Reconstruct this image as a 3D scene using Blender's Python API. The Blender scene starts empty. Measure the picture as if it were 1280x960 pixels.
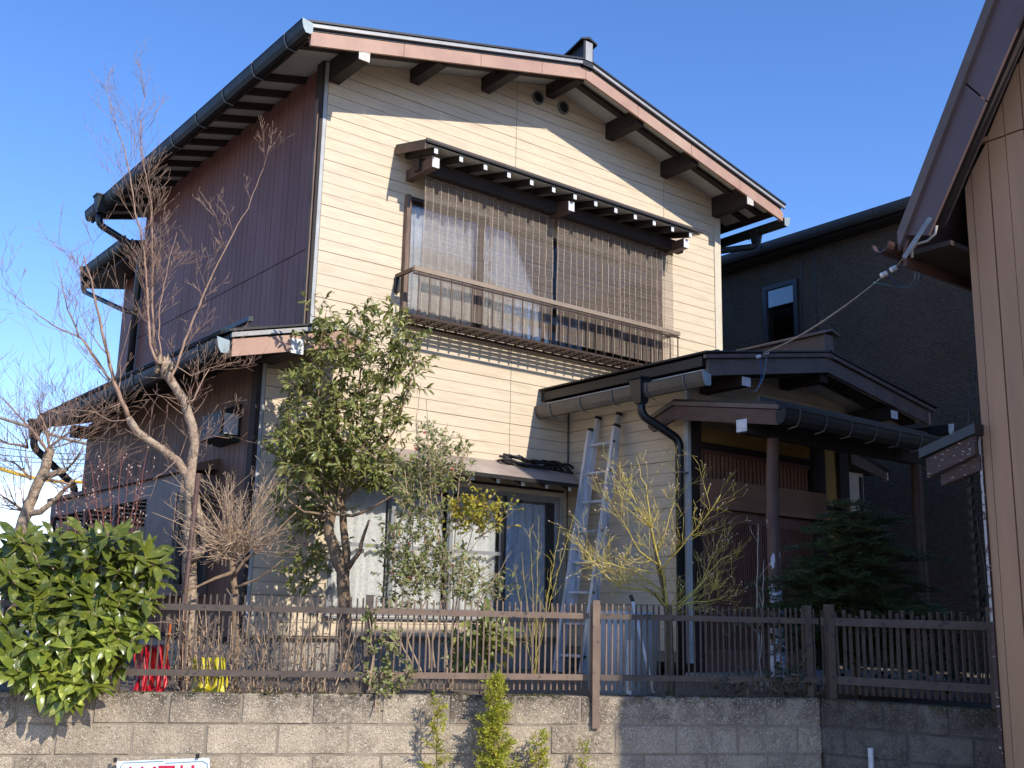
import bpy, math, random
from mathutils import Vector, Matrix
sc = bpy.context.scene
col = sc.collection

# ---------------------------------------------------------------- camera, sky, sun, exposure
CP = Vector((-4.428, -8.759, 1.600)); FPX = 1349.1
YAW, PITCH, ROLL = 0.65883, 0.21051, 0.02222
FW = Vector((math.sin(YAW)*math.cos(PITCH), math.cos(YAW)*math.cos(PITCH), math.sin(PITCH)))
_r = Vector((math.cos(YAW), -math.sin(YAW), 0)); _u = _r.cross(FW)
RT = _r*math.cos(ROLL) + _u*math.sin(ROLL); UP = -_r*math.sin(ROLL) + _u*math.cos(ROLL)
cam = bpy.data.cameras.new('camera'); co = bpy.data.objects.new('camera', cam); col.objects.link(co)
co.matrix_world = Matrix(((RT.x, UP.x, -FW.x, CP.x), (RT.y, UP.y, -FW.y, CP.y), (RT.z, UP.z, -FW.z, CP.z), (0, 0, 0, 1)))
cam.sensor_fit = 'HORIZONTAL'; cam.sensor_width = 36; cam.lens = FPX/1280*36; cam.clip_end = 3000; cam.clip_start = .05
sc.camera = co
SUN = Vector((0.0957, -0.8206, 0.5635)).normalized()
w = bpy.data.worlds.new('World'); sc.world = w; w.use_nodes = True
nt = w.node_tree; nt.nodes.clear()
out = nt.nodes.new('ShaderNodeOutputWorld'); bg = nt.nodes.new('ShaderNodeBackground')
sky = nt.nodes.new('ShaderNodeTexSky'); sky.sky_type = 'NISHITA'; sky.sun_disc = False
sky.sun_elevation = math.asin(SUN.z); sky.sun_rotation = math.atan2(SUN.x, SUN.y)
sky.air_density = 0.92; sky.dust_density = 0.0; sky.ozone_density = 3.0; sky.altitude = 0
bg.inputs[1].default_value = 0.15
# thin low cloud on the horizon
tc = nt.nodes.new('ShaderNodeTexCoord'); mp = nt.nodes.new('ShaderNodeMapping'); mp.inputs['Scale'].default_value = (1, 1, 3)
nz = nt.nodes.new('ShaderNodeTexNoise'); nz.inputs['Scale'].default_value = 9; nz.inputs['Detail'].default_value = 5
sp = nt.nodes.new('ShaderNodeSeparateXYZ'); r1 = nt.nodes.new('ShaderNodeMapRange'); r2 = nt.nodes.new('ShaderNodeMapRange')
r1.inputs[1].default_value = .05; r1.inputs[2].default_value = .17; r1.inputs[3].default_value = 1; r1.inputs[4].default_value = 0
r2.inputs[1].default_value = .46; r2.inputs[2].default_value = .62
mul = nt.nodes.new('ShaderNodeMath'); mul.operation = 'MULTIPLY'
mx = nt.nodes.new('ShaderNodeMixRGB'); mx.inputs[2].default_value = (7.2, 7.6, 8.2, 1)
L = nt.links.new
L(tc.outputs['Generated'], mp.inputs[0]); L(mp.outputs[0], nz.inputs[0]); L(tc.outputs['Generated'], sp.inputs[0])
L(sp.outputs[2], r1.inputs[0]); L(nz.outputs[0], r2.inputs[0]); L(r1.outputs[0], mul.inputs[0]); L(r2.outputs[0], mul.inputs[1])
hs = nt.nodes.new('ShaderNodeHueSaturation'); hs.inputs['Saturation'].default_value = 1.2
L(sky.outputs[0], hs.inputs['Color']); tn = nt.nodes.new('ShaderNodeMixRGB'); tn.blend_type = 'MULTIPLY'; tn.inputs[0].default_value = 1; tn.inputs[2].default_value = (1.06, .925, 1.06, 1)
L(hs.outputs[0], tn.inputs[1]); L(mul.outputs[0], mx.inputs[0]); L(tn.outputs[0], mx.inputs[1]); L(mx.outputs[0], bg.inputs[0]); L(bg.outputs[0], out.inputs[0])
sl = bpy.data.lights.new('sun', 'SUN'); sl.energy = 3.1; sl.angle = math.radians(.53); sl.color = (1, .94, .84)
so = bpy.data.objects.new('sun', sl); col.objects.link(so); so.location = (0, -20, 20)
so.rotation_euler = SUN.to_track_quat('Z', 'Y').to_euler()
sc.view_settings.view_transform = 'Standard'; sc.view_settings.look = 'None'
sc.view_settings.exposure = 0.75; sc.view_settings.gamma = 1; sc.view_settings.use_curve_mapping = False

# ---------------------------------------------------------------- helpers
def ray(x, y): return FW + RT*((x-640)/FPX) + UP*((480-y)/FPX)
def hit(x, y, ax, v):
    d = ray(x, y); return CP + d*((v-CP[ax])/d[ax])
FA = Vector((-1.657, -2.664, 0)); FD = Vector((.8909, -.4543, 0)); FN = Vector((.4543, .8909, 0))
def W(x, y, off=0.0):                       # pixel -> point on a vertical plane parallel to the garden wall
    d = ray(x, y); t = (FA + FN*off - CP).dot(FN)/d.dot(FN); return CP + d*t
def F(s, off, z): return FA + FD*s + FN*off + Vector((0, 0, z))
V = Vector
def wloc(o):
    l = V((0, 0, 0))
    while o: l = l + o.location; o = o.parent
    return l
def tag(o, label=None, cat=None, group=None, kind=None):
    if label: o['label'] = label
    if cat: o['category'] = cat
    if group: o['group'] = group
    if kind: o['kind'] = kind
    return o
def empty(name, loc, label, cat, group=None):
    o = bpy.data.objects.new(name, None); o.location = loc; o.empty_display_size = .1; col.objects.link(o)
    return tag(o, label, cat, group)
class MB:
    def __init__(s): s.v = []; s.f = []; s.m = []
    def add(s, vs, fs):
        b = len(s.v); s.v += [tuple(v) for v in vs]; s.f += [tuple(i+b for i in f) for f in fs]; return s
    def box(s, a, b):
        x0, x1 = sorted((a[0], b[0])); y0, y1 = sorted((a[1], b[1])); z0, z1 = sorted((a[2], b[2]))
        return s.add([(x0,y0,z0),(x1,y0,z0),(x1,y1,z0),(x0,y1,z0),(x0,y0,z1),(x1,y0,z1),(x1,y1,z1),(x0,y1,z1)],
              [(0,3,2,1),(4,5,6,7),(0,1,5,4),(1,2,6,5),(2,3,7,6),(3,0,4,7)])
    def bar(s, p, q, w_, h, up=(0, 0, 1)):      # rectangular bar from p to q
        p = V(p); q = V(q); d = (q-p).normalized(); u = V(up); x = d.cross(u)
        if x.length < 1e-4: x = d.cross(V((0, 1, 0)))
        x.normalize(); u = x.cross(d).normalized(); x = x*(w_/2); u = u*(h/2)
        vs = [p-x-u, p+x-u, p+x+u, p-x+u, q-x-u, q+x-u, q+x+u, q-x+u]
        return s.add(vs, [(0,1,2,3),(7,6,5,4),(1,0,4,5),(2,1,5,6),(3,2,6,7),(0,3,7,4)])
    def ext(s, poly, vec):                      # polygon (3D pts) extruded by vec
        n = len(poly); vec = V(vec); vs = [V(q) for q in poly] + [V(q)+vec for q in poly]
        fs = [tuple(range(n))[::-1], tuple(range(n, 2*n))] + [(i, (i+1) % n, (i+1) % n+n, i+n) for i in range(n)]
        return s.add(vs, fs)
    def tube(s, pts, rad, n=6, cap=True):
        pts = [V(q) for q in pts]; k = len(pts)
        rad = rad if isinstance(rad, (list, tuple)) else [rad]*k
        d = (pts[1]-pts[0]).normalized(); a = d.orthogonal().normalized(); rings = []
        for i in range(k):
            if i == 0: t = pts[1]-pts[0]
            elif i == k-1: t = pts[-1]-pts[-2]
            else: t = (pts[i+1]-pts[i]).normalized()+(pts[i]-pts[i-1]).normalized()
            if t.length < 1e-9: t = d
            t.normalize(); a = a-t*a.dot(t)
            if a.length < 1e-6: a = t.orthogonal()
            a.normalize(); b = t.cross(a)
            rings += [pts[i]+(a*math.cos(2*math.pi*j/n)+b*math.sin(2*math.pi*j/n))*rad[i] for j in range(n)]
        fs = [(i*n+j, i*n+(j+1) % n, (i+1)*n+(j+1) % n, (i+1)*n+j) for i in range(k-1) for j in range(n)]
        if cap: fs += [tuple(range(n))[::-1], tuple(range((k-1)*n, k*n))]
        return s.add(rings, fs)
    def leaf(s, p, d, nrm, l, w_, curl=.25, fold=.2, seg=2):
        d = d.normalized(); x = d.cross(nrm)
        if x.length < 1e-4: x = d.orthogonal()
        x.normalize(); n = x.cross(d)
        if seg == 1:
            return s.add([p, p+d*l*.5+x*w_*.5+n*l*fold*.15, p+d*l-n*l*curl*.4, p+d*l*.5-x*w_*.5+n*l*fold*.15], [(0, 1, 2), (0, 2, 3)])
        mid = p+d*l*.45+n*l*.02; tip = p+d*l-n*l*curl; q = p+d*l*.75-n*l*curl*.35
        a = n*(w_*fold)
        vs = [p, p+d*l*.3+x*w_*.42+a, q+x*w_*.34+a*.7, tip, q-x*w_*.34+a*.7, p+d*l*.3-x*w_*.42+a, mid, q]
        return s.add(vs, [(0, 1, 6), (6, 1, 2, 7), (7, 2, 3), (0, 6, 5), (5, 6, 7, 4), (4, 7, 3)])
    def build(s, name, mat, parent=None, smooth=False, base=None, kind=None, bevel=0):
        off = wloc(parent) if parent else V((0, 0, 0))
        if parent is None:
            if base is None and s.v:
                xs = [v[0] for v in s.v]; ys = [v[1] for v in s.v]; zs = [v[2] for v in s.v]
                base = V(((min(xs)+max(xs))/2, (min(ys)+max(ys))/2, min(zs)))
            off = V(base or (0, 0, 0))
        me = bpy.data.meshes.new(name); me.from_pydata([(v[0]-off.x, v[1]-off.y, v[2]-off.z) for v in s.v], [], s.f)
        me.materials.append(mat); me.update()
        if smooth: me.polygons.foreach_set('use_smooth', [True]*len(me.polygons))
        o = bpy.data.objects.new(name, me); col.objects.link(o)
        if parent: o.parent = parent
        else: o.location = off
        if kind: o['kind'] = kind
        if bevel:
            b = o.modifiers.new('bevel', 'BEVEL'); b.width = bevel; b.segments = 2; b.limit_method = 'ANGLE'
        return o
def part(name, mat, parent, a, b, bevel=0): return MB().box(a, b).build(name, mat, parent, bevel=bevel)

# ---------------------------------------------------------------- materials
def mat(name, c1, c2=None, rough=.6, scale=8, detail=5, c3=None, s3=40, m3=(.55, .7), metal=0, bump=0, bscale=60, stretch=(1, 1, 1),
        trans=0, spec=.5, rvar=0, contrast=(.35, .65), coat=0, wave=None):
    m = bpy.data.materials.new(name); m.use_nodes = True; t = m.node_tree; N = t.nodes; K = t.links.new
    bs = N['Principled BSDF']; bs.inputs['Roughness'].default_value = rough; bs.inputs['Metallic'].default_value = metal
    bs.inputs['Specular IOR Level'].default_value = spec
    if coat: bs.inputs['Coat Weight'].default_value = coat; bs.inputs['Coat Roughness'].default_value = .2
    g = N.new('ShaderNodeNewGeometry'); mp = N.new('ShaderNodeMapping'); mp.inputs['Scale'].default_value = stretch
    K(g.outputs['Position'], mp.inputs[0])
    cur = None
    if c2 is not None:
        n1 = N.new('ShaderNodeTexNoise'); n1.inputs['Scale'].default_value = scale; n1.inputs['Detail'].default_value = detail; n1.inputs['Roughness'].default_value = .62
        K(mp.outputs[0], n1.inputs[0]); rg = N.new('ShaderNodeMapRange'); rg.inputs[1].default_value = contrast[0]; rg.inputs[2].default_value = contrast[1]
        K(n1.outputs[0], rg.inputs[0]); mx = N.new('ShaderNodeMixRGB'); mx.inputs[1].default_value = (*c1, 1); mx.inputs[2].default_value = (*c2, 1)
        K(rg.outputs[0], mx.inputs[0]); cur = mx.outputs[0]
        rr = N.new('ShaderNodeMapRange'); rr.inputs[3].default_value = max(.03, rough-.1); rr.inputs[4].default_value = min(1, rough+.1)
        K(n1.outputs[0], rr.inputs[0]); K(rr.outputs[0], bs.inputs['Roughness'])
    if c3 is not None:
        n3 = N.new('ShaderNodeTexNoise'); n3.inputs['Scale'].default_value = s3; n3.inputs['Detail'].default_value = 4
        K(mp.outputs[0], n3.inputs[0]); rg = N.new('ShaderNodeMapRange'); rg.inputs[1].default_value = m3[0]; rg.inputs[2].default_value = m3[1]
        K(n3.outputs[0], rg.inputs[0]); mx = N.new('ShaderNodeMixRGB'); mx.inputs[2].default_value = (*c3, 1); K(rg.outputs[0], mx.inputs[0])
        if cur: K(cur, mx.inputs[1])
        else: mx.inputs[1].default_value = (*c1, 1)
        cur = mx.outputs[0]
    if rvar:
        oi = N.new('ShaderNodeObjectInfo'); hs = N.new('ShaderNodeHueSaturation'); rg = N.new('ShaderNodeMapRange')
        rg.inputs[3].default_value = 1-rvar; rg.inputs[4].default_value = 1+rvar; K(oi.outputs['Random'], rg.inputs[0]); K(rg.outputs[0], hs.inputs['Value'])
        if cur: K(cur, hs.inputs['Color'])
        else: hs.inputs['Color'].default_value = (*c1, 1)
        cur = hs.outputs[0]
    if cur: K(cur, bs.inputs['Base Color'])
    else: bs.inputs['Base Color'].default_value = (*c1, 1)
    if bump:
        nb = N.new('ShaderNodeTexNoise'); nb.inputs['Scale'].default_value = bscale; nb.inputs['Detail'].default_value = 3
        K(mp.outputs[0], nb.inputs[0]); b = N.new('ShaderNodeBump'); b.inputs['Strength'].default_value = bump; b.inputs['Distance'].default_value = .01
        K(nb.outputs[0], b.inputs['Height']); K(b.outputs[0], bs.inputs['Normal'])
    if trans:
        tl = N.new('ShaderNodeBsdfTranslucent'); ms = N.new('ShaderNodeMixShader'); ms.inputs[0].default_value = trans
        if cur: K(cur, tl.inputs[0])
        else: tl.inputs[0].default_value = (*c1, 1)
        o = N['Material Output']; K(bs.outputs[0], ms.inputs[1]); K(tl.outputs[0], ms.inputs[2]); K(ms.outputs[0], o.inputs[0])
    return m
def glass_mat(name, tint=(1, 1, 1), base=.03):
    m = bpy.data.materials.new(name); m.use_nodes = True; t = m.node_tree; N = t.nodes; K = t.links.new; N.remove(N['Principled BSDF'])
    tr = N.new('ShaderNodeBsdfTransparent'); tr.inputs[0].default_value = (*tint, 1); gl = N.new('ShaderNodeBsdfGlossy'); gl.inputs['Roughness'].default_value = .02
    fr = N.new('ShaderNodeFresnel'); fr.inputs[0].default_value = 1.5; ms = N.new('ShaderNodeMixShader')
    ad = N.new('ShaderNodeMath'); ad.operation = 'ADD'; ad.inputs[1].default_value = base; ad.use_clamp = True
    K(fr.outputs[0], ad.inputs[0]); K(ad.outputs[0], ms.inputs[0]); K(tr.outputs[0], ms.inputs[1]); K(gl.outputs[0], ms.inputs[2]); K(ms.outputs[0], N['Material Output'].inputs[0])
    return m
M = {}
M['siding'] = mat('cream_siding', (.70, .57, .40), (.62, .50, .35), .62, 3, 6, c3=(.50, .40, .285), s3=1.8, m3=(.52, .85), bump=.12, bscale=45, stretch=(1.2, 1.2, 9), rvar=.03, spec=.3)
M['siding_back'] = mat('siding_joint', (.24, .185, .125), (.30, .235, .16), .9, 6)
M['trim'] = mat('cream_trim', (.68, .60, .45), (.60, .52, .39), .55, 5, spec=.3)
M['trim_white'] = mat('pale_grey_trim', (.62, .63, .62), (.52, .53, .52), .5, 6)
M['trim_grey'] = mat('grey_corner_trim', (.46, .46, .44), (.36, .36, .34), .5, 6)
M['purple'] = mat('maroon_metal', (.215, .10, .078), (.17, .078, .06), .55, 2.5, 6, c3=(.21, .11, .09), s3=1.2, m3=(.5, .8), stretch=(1, 1, .35), rvar=.05, spec=.25)
M['purple_back'] = mat('maroon_joint', (.012, .009, .009), rough=.9)
M['lowpurple'] = mat('brown_lean_to_metal', (.17, .10, .07), (.13, .075, .052), .6, 3, 6, stretch=(1, 1, .3), rvar=.05, spec=.2)
M['barge'] = mat('copper_brown_paint', (.46, .275, .185), (.38, .215, .155), .55, 4, 6, c3=(.47, .32, .22), s3=2.5, m3=(.55, .8), bump=.06, bscale=20, rvar=.05)
M['barge_dark'] = mat('dark_brown_sheet', (.15, .105, .085), (.11, .078, .064), .5, 5, 6, c3=(.17, .11, .085), s3=3, m3=(.55, .8))
M['wood'] = mat('dark_stained_wood', (.022, .014, .011), (.036, .023, .018), .75, 6, 6, stretch=(1, 1, 1), bump=.15, bscale=30)
M['wood_mid'] = mat('brown_painted_wood', (.12, .064, .045), (.085, .046, .034), .6, 6, 6, stretch=(1, 1, 4), bump=.1, bscale=30)
M['oldwood'] = mat('weathered_wood', (.22, .14, .10), (.12, .08, .06), .75, 10, 6, stretch=(2, 2, .4), bump=.3, bscale=50)
M['white'] = mat('white_paint', (.78, .78, .76), (.6, .6, .57), .5, 14)
M['whitew'] = mat('worn_white_end', (.72, .68, .6), (.5, .42, .33), .7, 40, 5, c3=(.12, .08, .05), s3=70, m3=(.62, .7))
M['soffit'] = mat('white_soffit_board', (.62, .60, .55), (.52, .49, .44), .8, 4, 6)
M['metal_dark'] = mat('black_roof_metal', (.014, .013, .013), (.022, .020, .019), .45, 5)
M['metal_edge'] = mat('grey_drip_edge', (.42, .41, .38), (.33, .31, .29), .4, 8, metal=.2)
M['gutter'] = mat('charcoal_gutter', (.022, .026, .026), (.017, .020, .020), .5, 6, 5, c3=(.04, .04, .037), s3=4, m3=(.6, .85), spec=.3)
M['gutter_cap'] = mat('grey_green_gutter_cap', (.33, .40, .41), (.27, .33, .33), .45, 8)
M['gutter_b'] = mat('taupe_gutter', (.10, .088, .075), (.075, .065, .057), .4, 6, 5)
M['pipe'] = mat('dark_slate_pipe', (.012, .015, .017), (.016, .020, .022), .35, 6)
M['bracket'] = mat('galvanised_bracket', (.30, .30, .29), (.2, .2, .19), .45, 20, metal=.6)
M['alu_brown'] = mat('bronze_aluminium', (.10, .063, .044), (.075, .047, .033), .4, 8, metal=.45)
M['alu_tan'] = mat('tan_aluminium_rail', (.36, .27, .19), (.30, .22, .155), .42, 8, metal=.3)
M['alu_grey'] = mat('grey_aluminium', (.42, .43, .43), (.34, .35, .35), .4, 9, metal=.5)
M['alu_dark'] = mat('dark_window_frame', (.025, .027, .03), (.035, .036, .038), .4, 8)
M['glass'] = glass_mat('window_glass'); M['glass_dark'] = glass_mat('dark_window_glass', (.55, .6, .62), .08)
M['room'] = mat('dim_room', (.10, .09, .08), rough=.9)
M['lace'] = mat('lace_curtain', (.80, .80, .76), (.62, .64, .63), .85, 42, 3, trans=.15, contrast=(.4, .6), spec=.1)
M['lace_up'] = mat('white_net_curtain', (.92, .92, .89), (.78, .79, .78), .85, 42, 3, trans=.1, contrast=(.4, .6), spec=.1)
M['lace_blue'] = mat('pale_blue_lace_curtain', (.80, .90, 1.0), (.58, .70, .84), .85, 45, 3, trans=.1, contrast=(.4, .6), spec=.1)
M['reed'] = mat('reed', (.27, .205, .155), (.16, .12, .092), .8, 30, 4, stretch=(.6, 1, 30), c3=(.36, .29, .22), s3=9, m3=(.55, .75))
M['string'] = mat('blind_string', (.62, .52, .40), (.45, .36, .27), .8, 30)
M['ochre'] = mat('ochre_plaster', (.46, .27, .08), (.40, .235, .07), .9, 12, 6, bump=.2, bscale=120)
M['door'] = mat('red_brown_lattice', (.20, .075, .052), (.15, .056, .04), .5, 8)
M['panelwood'] = mat('broad_wood_panel', (.32, .165, .10), (.25, .125, .078), .55, 3, 6, stretch=(.5, 1, 7), bump=.08)
M['canopy_sheet'] = mat('faded_canopy_sheet', (.36, .29, .245), (.28, .22, .19), .45, 5, 6, c3=(.42, .36, .31), s3=3, m3=(.5, .75))
M['black'] = mat('black_plastic', (.008, .008, .009), (.013, .013, .014), .5, 20)
M['concrete'] = mat('foundation_concrete', (.36, .33, .28), (.25, .23, .2), .9, 6, 6, bump=.3, bscale=60)
M['darkhouse'] = mat('charcoal_wave_siding', (.135, .107, .078), (.155, .125, .092), .8, 2, 4, spec=.25)
M['brown'] = mat('brown_metal_siding', (.46, .255, .13), (.37, .205, .108), .55, 4, 7, stretch=(1, 1, .12), rvar=.06, c3=(.29, .17, .10), s3=7, m3=(.55, .85), bump=.05, bscale=6)
M['brown_fascia'] = mat('plum_brown_fascia', (.13, .083, .082), (.105, .068, .067), .5, 3)
M['brown_gut'] = mat('red_brown_gutter', (.065, .032, .026), (.048, .024, .02), .5, 6)
M['peel'] = mat('peeling_brown_paint', (.075, .042, .034), (.055, .032, .027), .7, 8, 5, c3=(.50, .43, .36), s3=30, m3=(.645, .68), stretch=(1, 1, 3))
M['peelpost'] = mat('peeling_log_post', (.17, .095, .07), (.125, .07, .053), .7, 10, 5, stretch=(1, 1, .5), bump=.2)
M['paintflake'] = mat('bare_white_paint_patch', (.52, .50, .47), (.40, .36, .32), .8, 20, c3=(.12, .07, .055), s3=30, m3=(.55, .62))
M['ladder'] = mat('weathered_aluminium', (.66, .67, .69), (.52, .53, .55), .45, 7, 6, metal=.15, stretch=(1, 1, .15), c3=(.30, .32, .34), s3=14, m3=(.5, .7))
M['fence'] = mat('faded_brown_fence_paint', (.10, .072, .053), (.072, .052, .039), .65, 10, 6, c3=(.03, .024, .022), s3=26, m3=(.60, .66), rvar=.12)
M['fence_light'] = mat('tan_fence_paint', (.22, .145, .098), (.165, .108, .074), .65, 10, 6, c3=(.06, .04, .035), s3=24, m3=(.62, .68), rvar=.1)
M['dirt'] = mat('garden_soil', (.17, .125, .085), (.10, .075, .05), .95, 5, 8, c3=(.2, .16, .11), s3=18, m3=(.5, .7), bump=.5, bscale=40)
M['asphalt'] = mat('worn_pale_road', (.32, .265, .21), (.26, .215, .17), .9, 3, 8, bump=.3, bscale=200)
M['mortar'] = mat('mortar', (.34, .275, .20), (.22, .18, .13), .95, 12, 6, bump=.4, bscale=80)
M['mortar_dark'] = mat('shaded_mortar', (.12, .10, .08), (.07, .06, .05), .95, 12, 6)  # darkened copy of the mortar, shade put into its colour
M['bark'] = mat('pale_flaky_bark', (.40, .285, .19), (.19, .13, .085), .9, 22, 6, c3=(.43, .33, .23), s3=45, m3=(.5, .62), bump=.7, bscale=50)
M['bark_tan'] = mat('tan_bark', (.30, .20, .115), (.16, .105, .065), .9, 25, 5, bump=.5, bscale=60)
M['twig'] = mat('red_brown_twig', (.42, .265, .175), (.28, .17, .115), .75, 15)
M['bark_olive'] = mat('dark_olive_bark', (.15, .115, .05), (.09, .07, .035), .85, 22, 5, bump=.4)
M['twig_red'] = mat('crimson_twig', (.26, .085, .06), (.18, .06, .045), .7, 15)
M['twig_tan'] = mat('dry_tan_twig', (.50, .35, .22), (.32, .22, .14), .85, 25)
M['twig_dry'] = mat('dead_grey_twig', (.26, .19, .13), (.14, .10, .07), .9, 25)
M['twig_yellow'] = mat('yellow_green_twig', (.62, .47, .10), (.44, .34, .075), .65, 10)
M['twig_white'] = mat('pale_sapling_bark', (.50, .45, .37), (.36, .3, .24), .8, 25)
M['bud'] = mat('pink_buff_bud', (.62, .46, .38), (.5, .34, .27), .7, 30)
M['leaf_ever'] = mat('evergreen_leaf', (.28, .29, .075), (.15, .175, .042), .36, 9, 3, c3=(.42, .39, .12), s3=13, m3=(.5, .68), trans=.35)
M['leaf_auc'] = mat('glossy_bush_leaf', (.24, .27, .035), (.12, .165, .022), .25, 8, 3, c3=(.46, .45, .10), s3=24, m3=(.56, .7), trans=.22, rvar=.38, coat=.1)
M['leaf_rose'] = mat('small_rose_leaf', (.32, .33, .11), (.19, .22, .07), .45, 12, 3, c3=(.24, .25, .08), s3=16, m3=(.52, .7), trans=.3)
M['leaf_yellow'] = mat('yellowing_leaf', (.50, .40, .035), (.33, .33, .03), .45, 10, 3, c3=(.5, .22, .05), s3=18, m3=(.6, .72), trans=.3)
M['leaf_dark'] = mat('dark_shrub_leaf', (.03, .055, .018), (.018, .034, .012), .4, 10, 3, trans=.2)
M['needle'] = mat('conifer_spray', (.12, .165, .07), (.07, .105, .042), .6, 6, 3, c3=(.19, .21, .08), s3=9, m3=(.55, .75), trans=.15)
M['needle_y'] = mat('yellow_green_conifer_spray', (.46, .46, .04), (.29, .32, .028), .55, 12, 3, c3=(.56, .46, .06), s3=22, m3=(.55, .7), trans=.3)
M['moss'] = mat('moss', (.075, .065, .012), (.04, .032, .01), .95, 40)
M['berry'] = mat('red_berry', (.55, .04, .04), rough=.35)
M['red'] = mat('red_plastic_sheet', (.50, .012, .025), (.36, .008, .018), .4, 9)
M['yellow'] = mat('yellow_plastic', (.62, .52, .035), (.5, .42, .03), .45, 8)
M['whiteplastic'] = mat('white_plastic', (.48, .48, .46), (.40, .40, .38), .45, 5)
M['orange'] = mat('orange_plastic', (.55, .12, .03), rough=.5)
M['sign'] = mat('sign_white', (.80, .81, .82), (.7, .72, .74), .45, 8)
M['signred'] = mat('sign_red', (.55, .012, .05), rough=.5)
M['signblue'] = mat('sign_blue_line', (.12, .27, .36), rough=.5)
M['porcelain'] = mat('white_porcelain', (.75, .75, .74), rough=.2)
M['cable'] = mat('grey_cable', (.33, .31, .27), (.25, .23, .2), .5, 10)
M['wire_blue'] = mat('blue_wire', (.03, .10, .30), rough=.4)
M['wire_teal'] = mat('teal_wire', (.10, .30, .33), rough=.4)
M['yellow_cable'] = mat('yellow_cable_guard', (.75, .45, .03), rough=.5)
M['tile_dark'] = mat('dark_roof_tile', (.045, .040, .037), (.03, .027, .025), .85, 8, spec=.15)
M['tile'] = mat('grey_roof_tile', (.22, .23, .24), (.13, .14, .15), .45, 3, 6)
M['hill'] = mat('hill_wood', (.05, .075, .03), (.03, .05, .02), .95, .1, 8)
M['bar_dark'] = mat('dark_angle_bar', (.04, .047, .05), (.06, .065, .065), .45, 12, metal=.4)

# split-face block: speckled aggregate, weather stains and moss near the top edge
def block_mat(name, base, dark, speck, moss):
    m = bpy.data.materials.new(name); m.use_nodes = True; t = m.node_tree; N = t.nodes; K = t.links.new; bs = N['Principled BSDF']
    bs.inputs['Roughness'].default_value = .93; bs.inputs['Specular IOR Level'].default_value = .2
    g = N.new('ShaderNodeNewGeometry'); P_ = g.outputs['Position']
    def noise(s, d=5, rgh=.6):
        n = N.new('ShaderNodeTexNoise'); n.inputs['Scale'].default_value = s; n.inputs['Detail'].default_value = d; n.inputs['Roughness'].default_value = rgh; K(P_, n.inputs[0]); return n.outputs[0]
    def rng(x, a, b):
        r = N.new('ShaderNodeMapRange'); r.inputs[1].default_value = a; r.inputs[2].default_value = b; K(x, r.inputs[0]); return r.outputs[0]
    def mix(f, a, b):
        x = N.new('ShaderNodeMixRGB'); K(f, x.inputs[0])
        for i, c in ((1, a), (2, b)):
            if isinstance(c, tuple): x.inputs[i].default_value = (*c, 1)
            else: K(c, x.inputs[i])
        return x.outputs[0]
    def mulv(a, b):
        x = N.new('ShaderNodeMath'); x.operation = 'MULTIPLY'; K(a, x.inputs[0]); K(b, x.inputs[1]); return x.outputs[0]
    c = mix(rng(noise(5), .35, .68), base, tuple(.72*v for v in base))
    vo = N.new('ShaderNodeTexVoronoi'); vo.inputs['Scale'].default_value = 210; K(P_, vo.inputs[0])
    sepc = N.new('ShaderNodeSeparateColor'); K(vo.outputs['Color'], sepc.inputs[0])
    st = rng(noise(2.6, 7, .72), .48, .66); c = mix(mulv(st, rng(noise(30), .35, .6)), c, dark)
    wl = rng(noise(1.3, 6, .75), .64, .70); c = mix(mulv(wl, rng(noise(22), .45, .55)), c, (.66, .63, .56))
    sz = N.new('ShaderNodeSeparateXYZ'); K(P_, sz.inputs[0])
    top = rng(sz.outputs[2], .90, 1.0); c = mix(mulv(top, rng(noise(3.3, 7, .75), .40, .66)), c, dark)
    zt = rng(sz.outputs[2], 1.03, 1.12); c = mix(mulv(zt, rng(noise(11, 6, .75), .42, .56)), c, moss)
    c = mix(rng(sepc.outputs[0], .83, 1.02), c, speck); c = mix(rng(sepc.outputs[1], .86, 1.02), c, tuple(.6*v for v in dark))
    oi = N.new('ShaderNodeObjectInfo'); hs = N.new('ShaderNodeHueSaturation'); K(c, hs.inputs['Color'])
    rr = N.new('ShaderNodeMapRange'); rr.inputs[3].default_value = .90; rr.inputs[4].default_value = 1.10; K(oi.outputs['Random'], rr.inputs[0]); K(rr.outputs[0], hs.inputs['Value'])
    K(hs.outputs[0], bs.inputs['Base Color'])
    b = N.new('ShaderNodeBump'); b.inputs['Strength'].default_value = .7; b.inputs['Distance'].default_value = .012
    ad = N.new('ShaderNodeMath'); ad.operation = 'ADD'; K(noise(70, 4), ad.inputs[0]); K(sepc.outputs[2], ad.inputs[1]); K(ad.outputs[0], b.inputs['Height']); K(b.outputs[0], bs.inputs['Normal'])
    return m
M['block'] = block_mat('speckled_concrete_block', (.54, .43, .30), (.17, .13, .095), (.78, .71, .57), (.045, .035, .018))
M['block2'] = block_mat('shaded_stained_block', (.20, .17, .135), (.05, .04, .032), (.27, .24, .19), (.06, .045, .015))  # darker copy of the block: shade put into the colour along with stains
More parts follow.
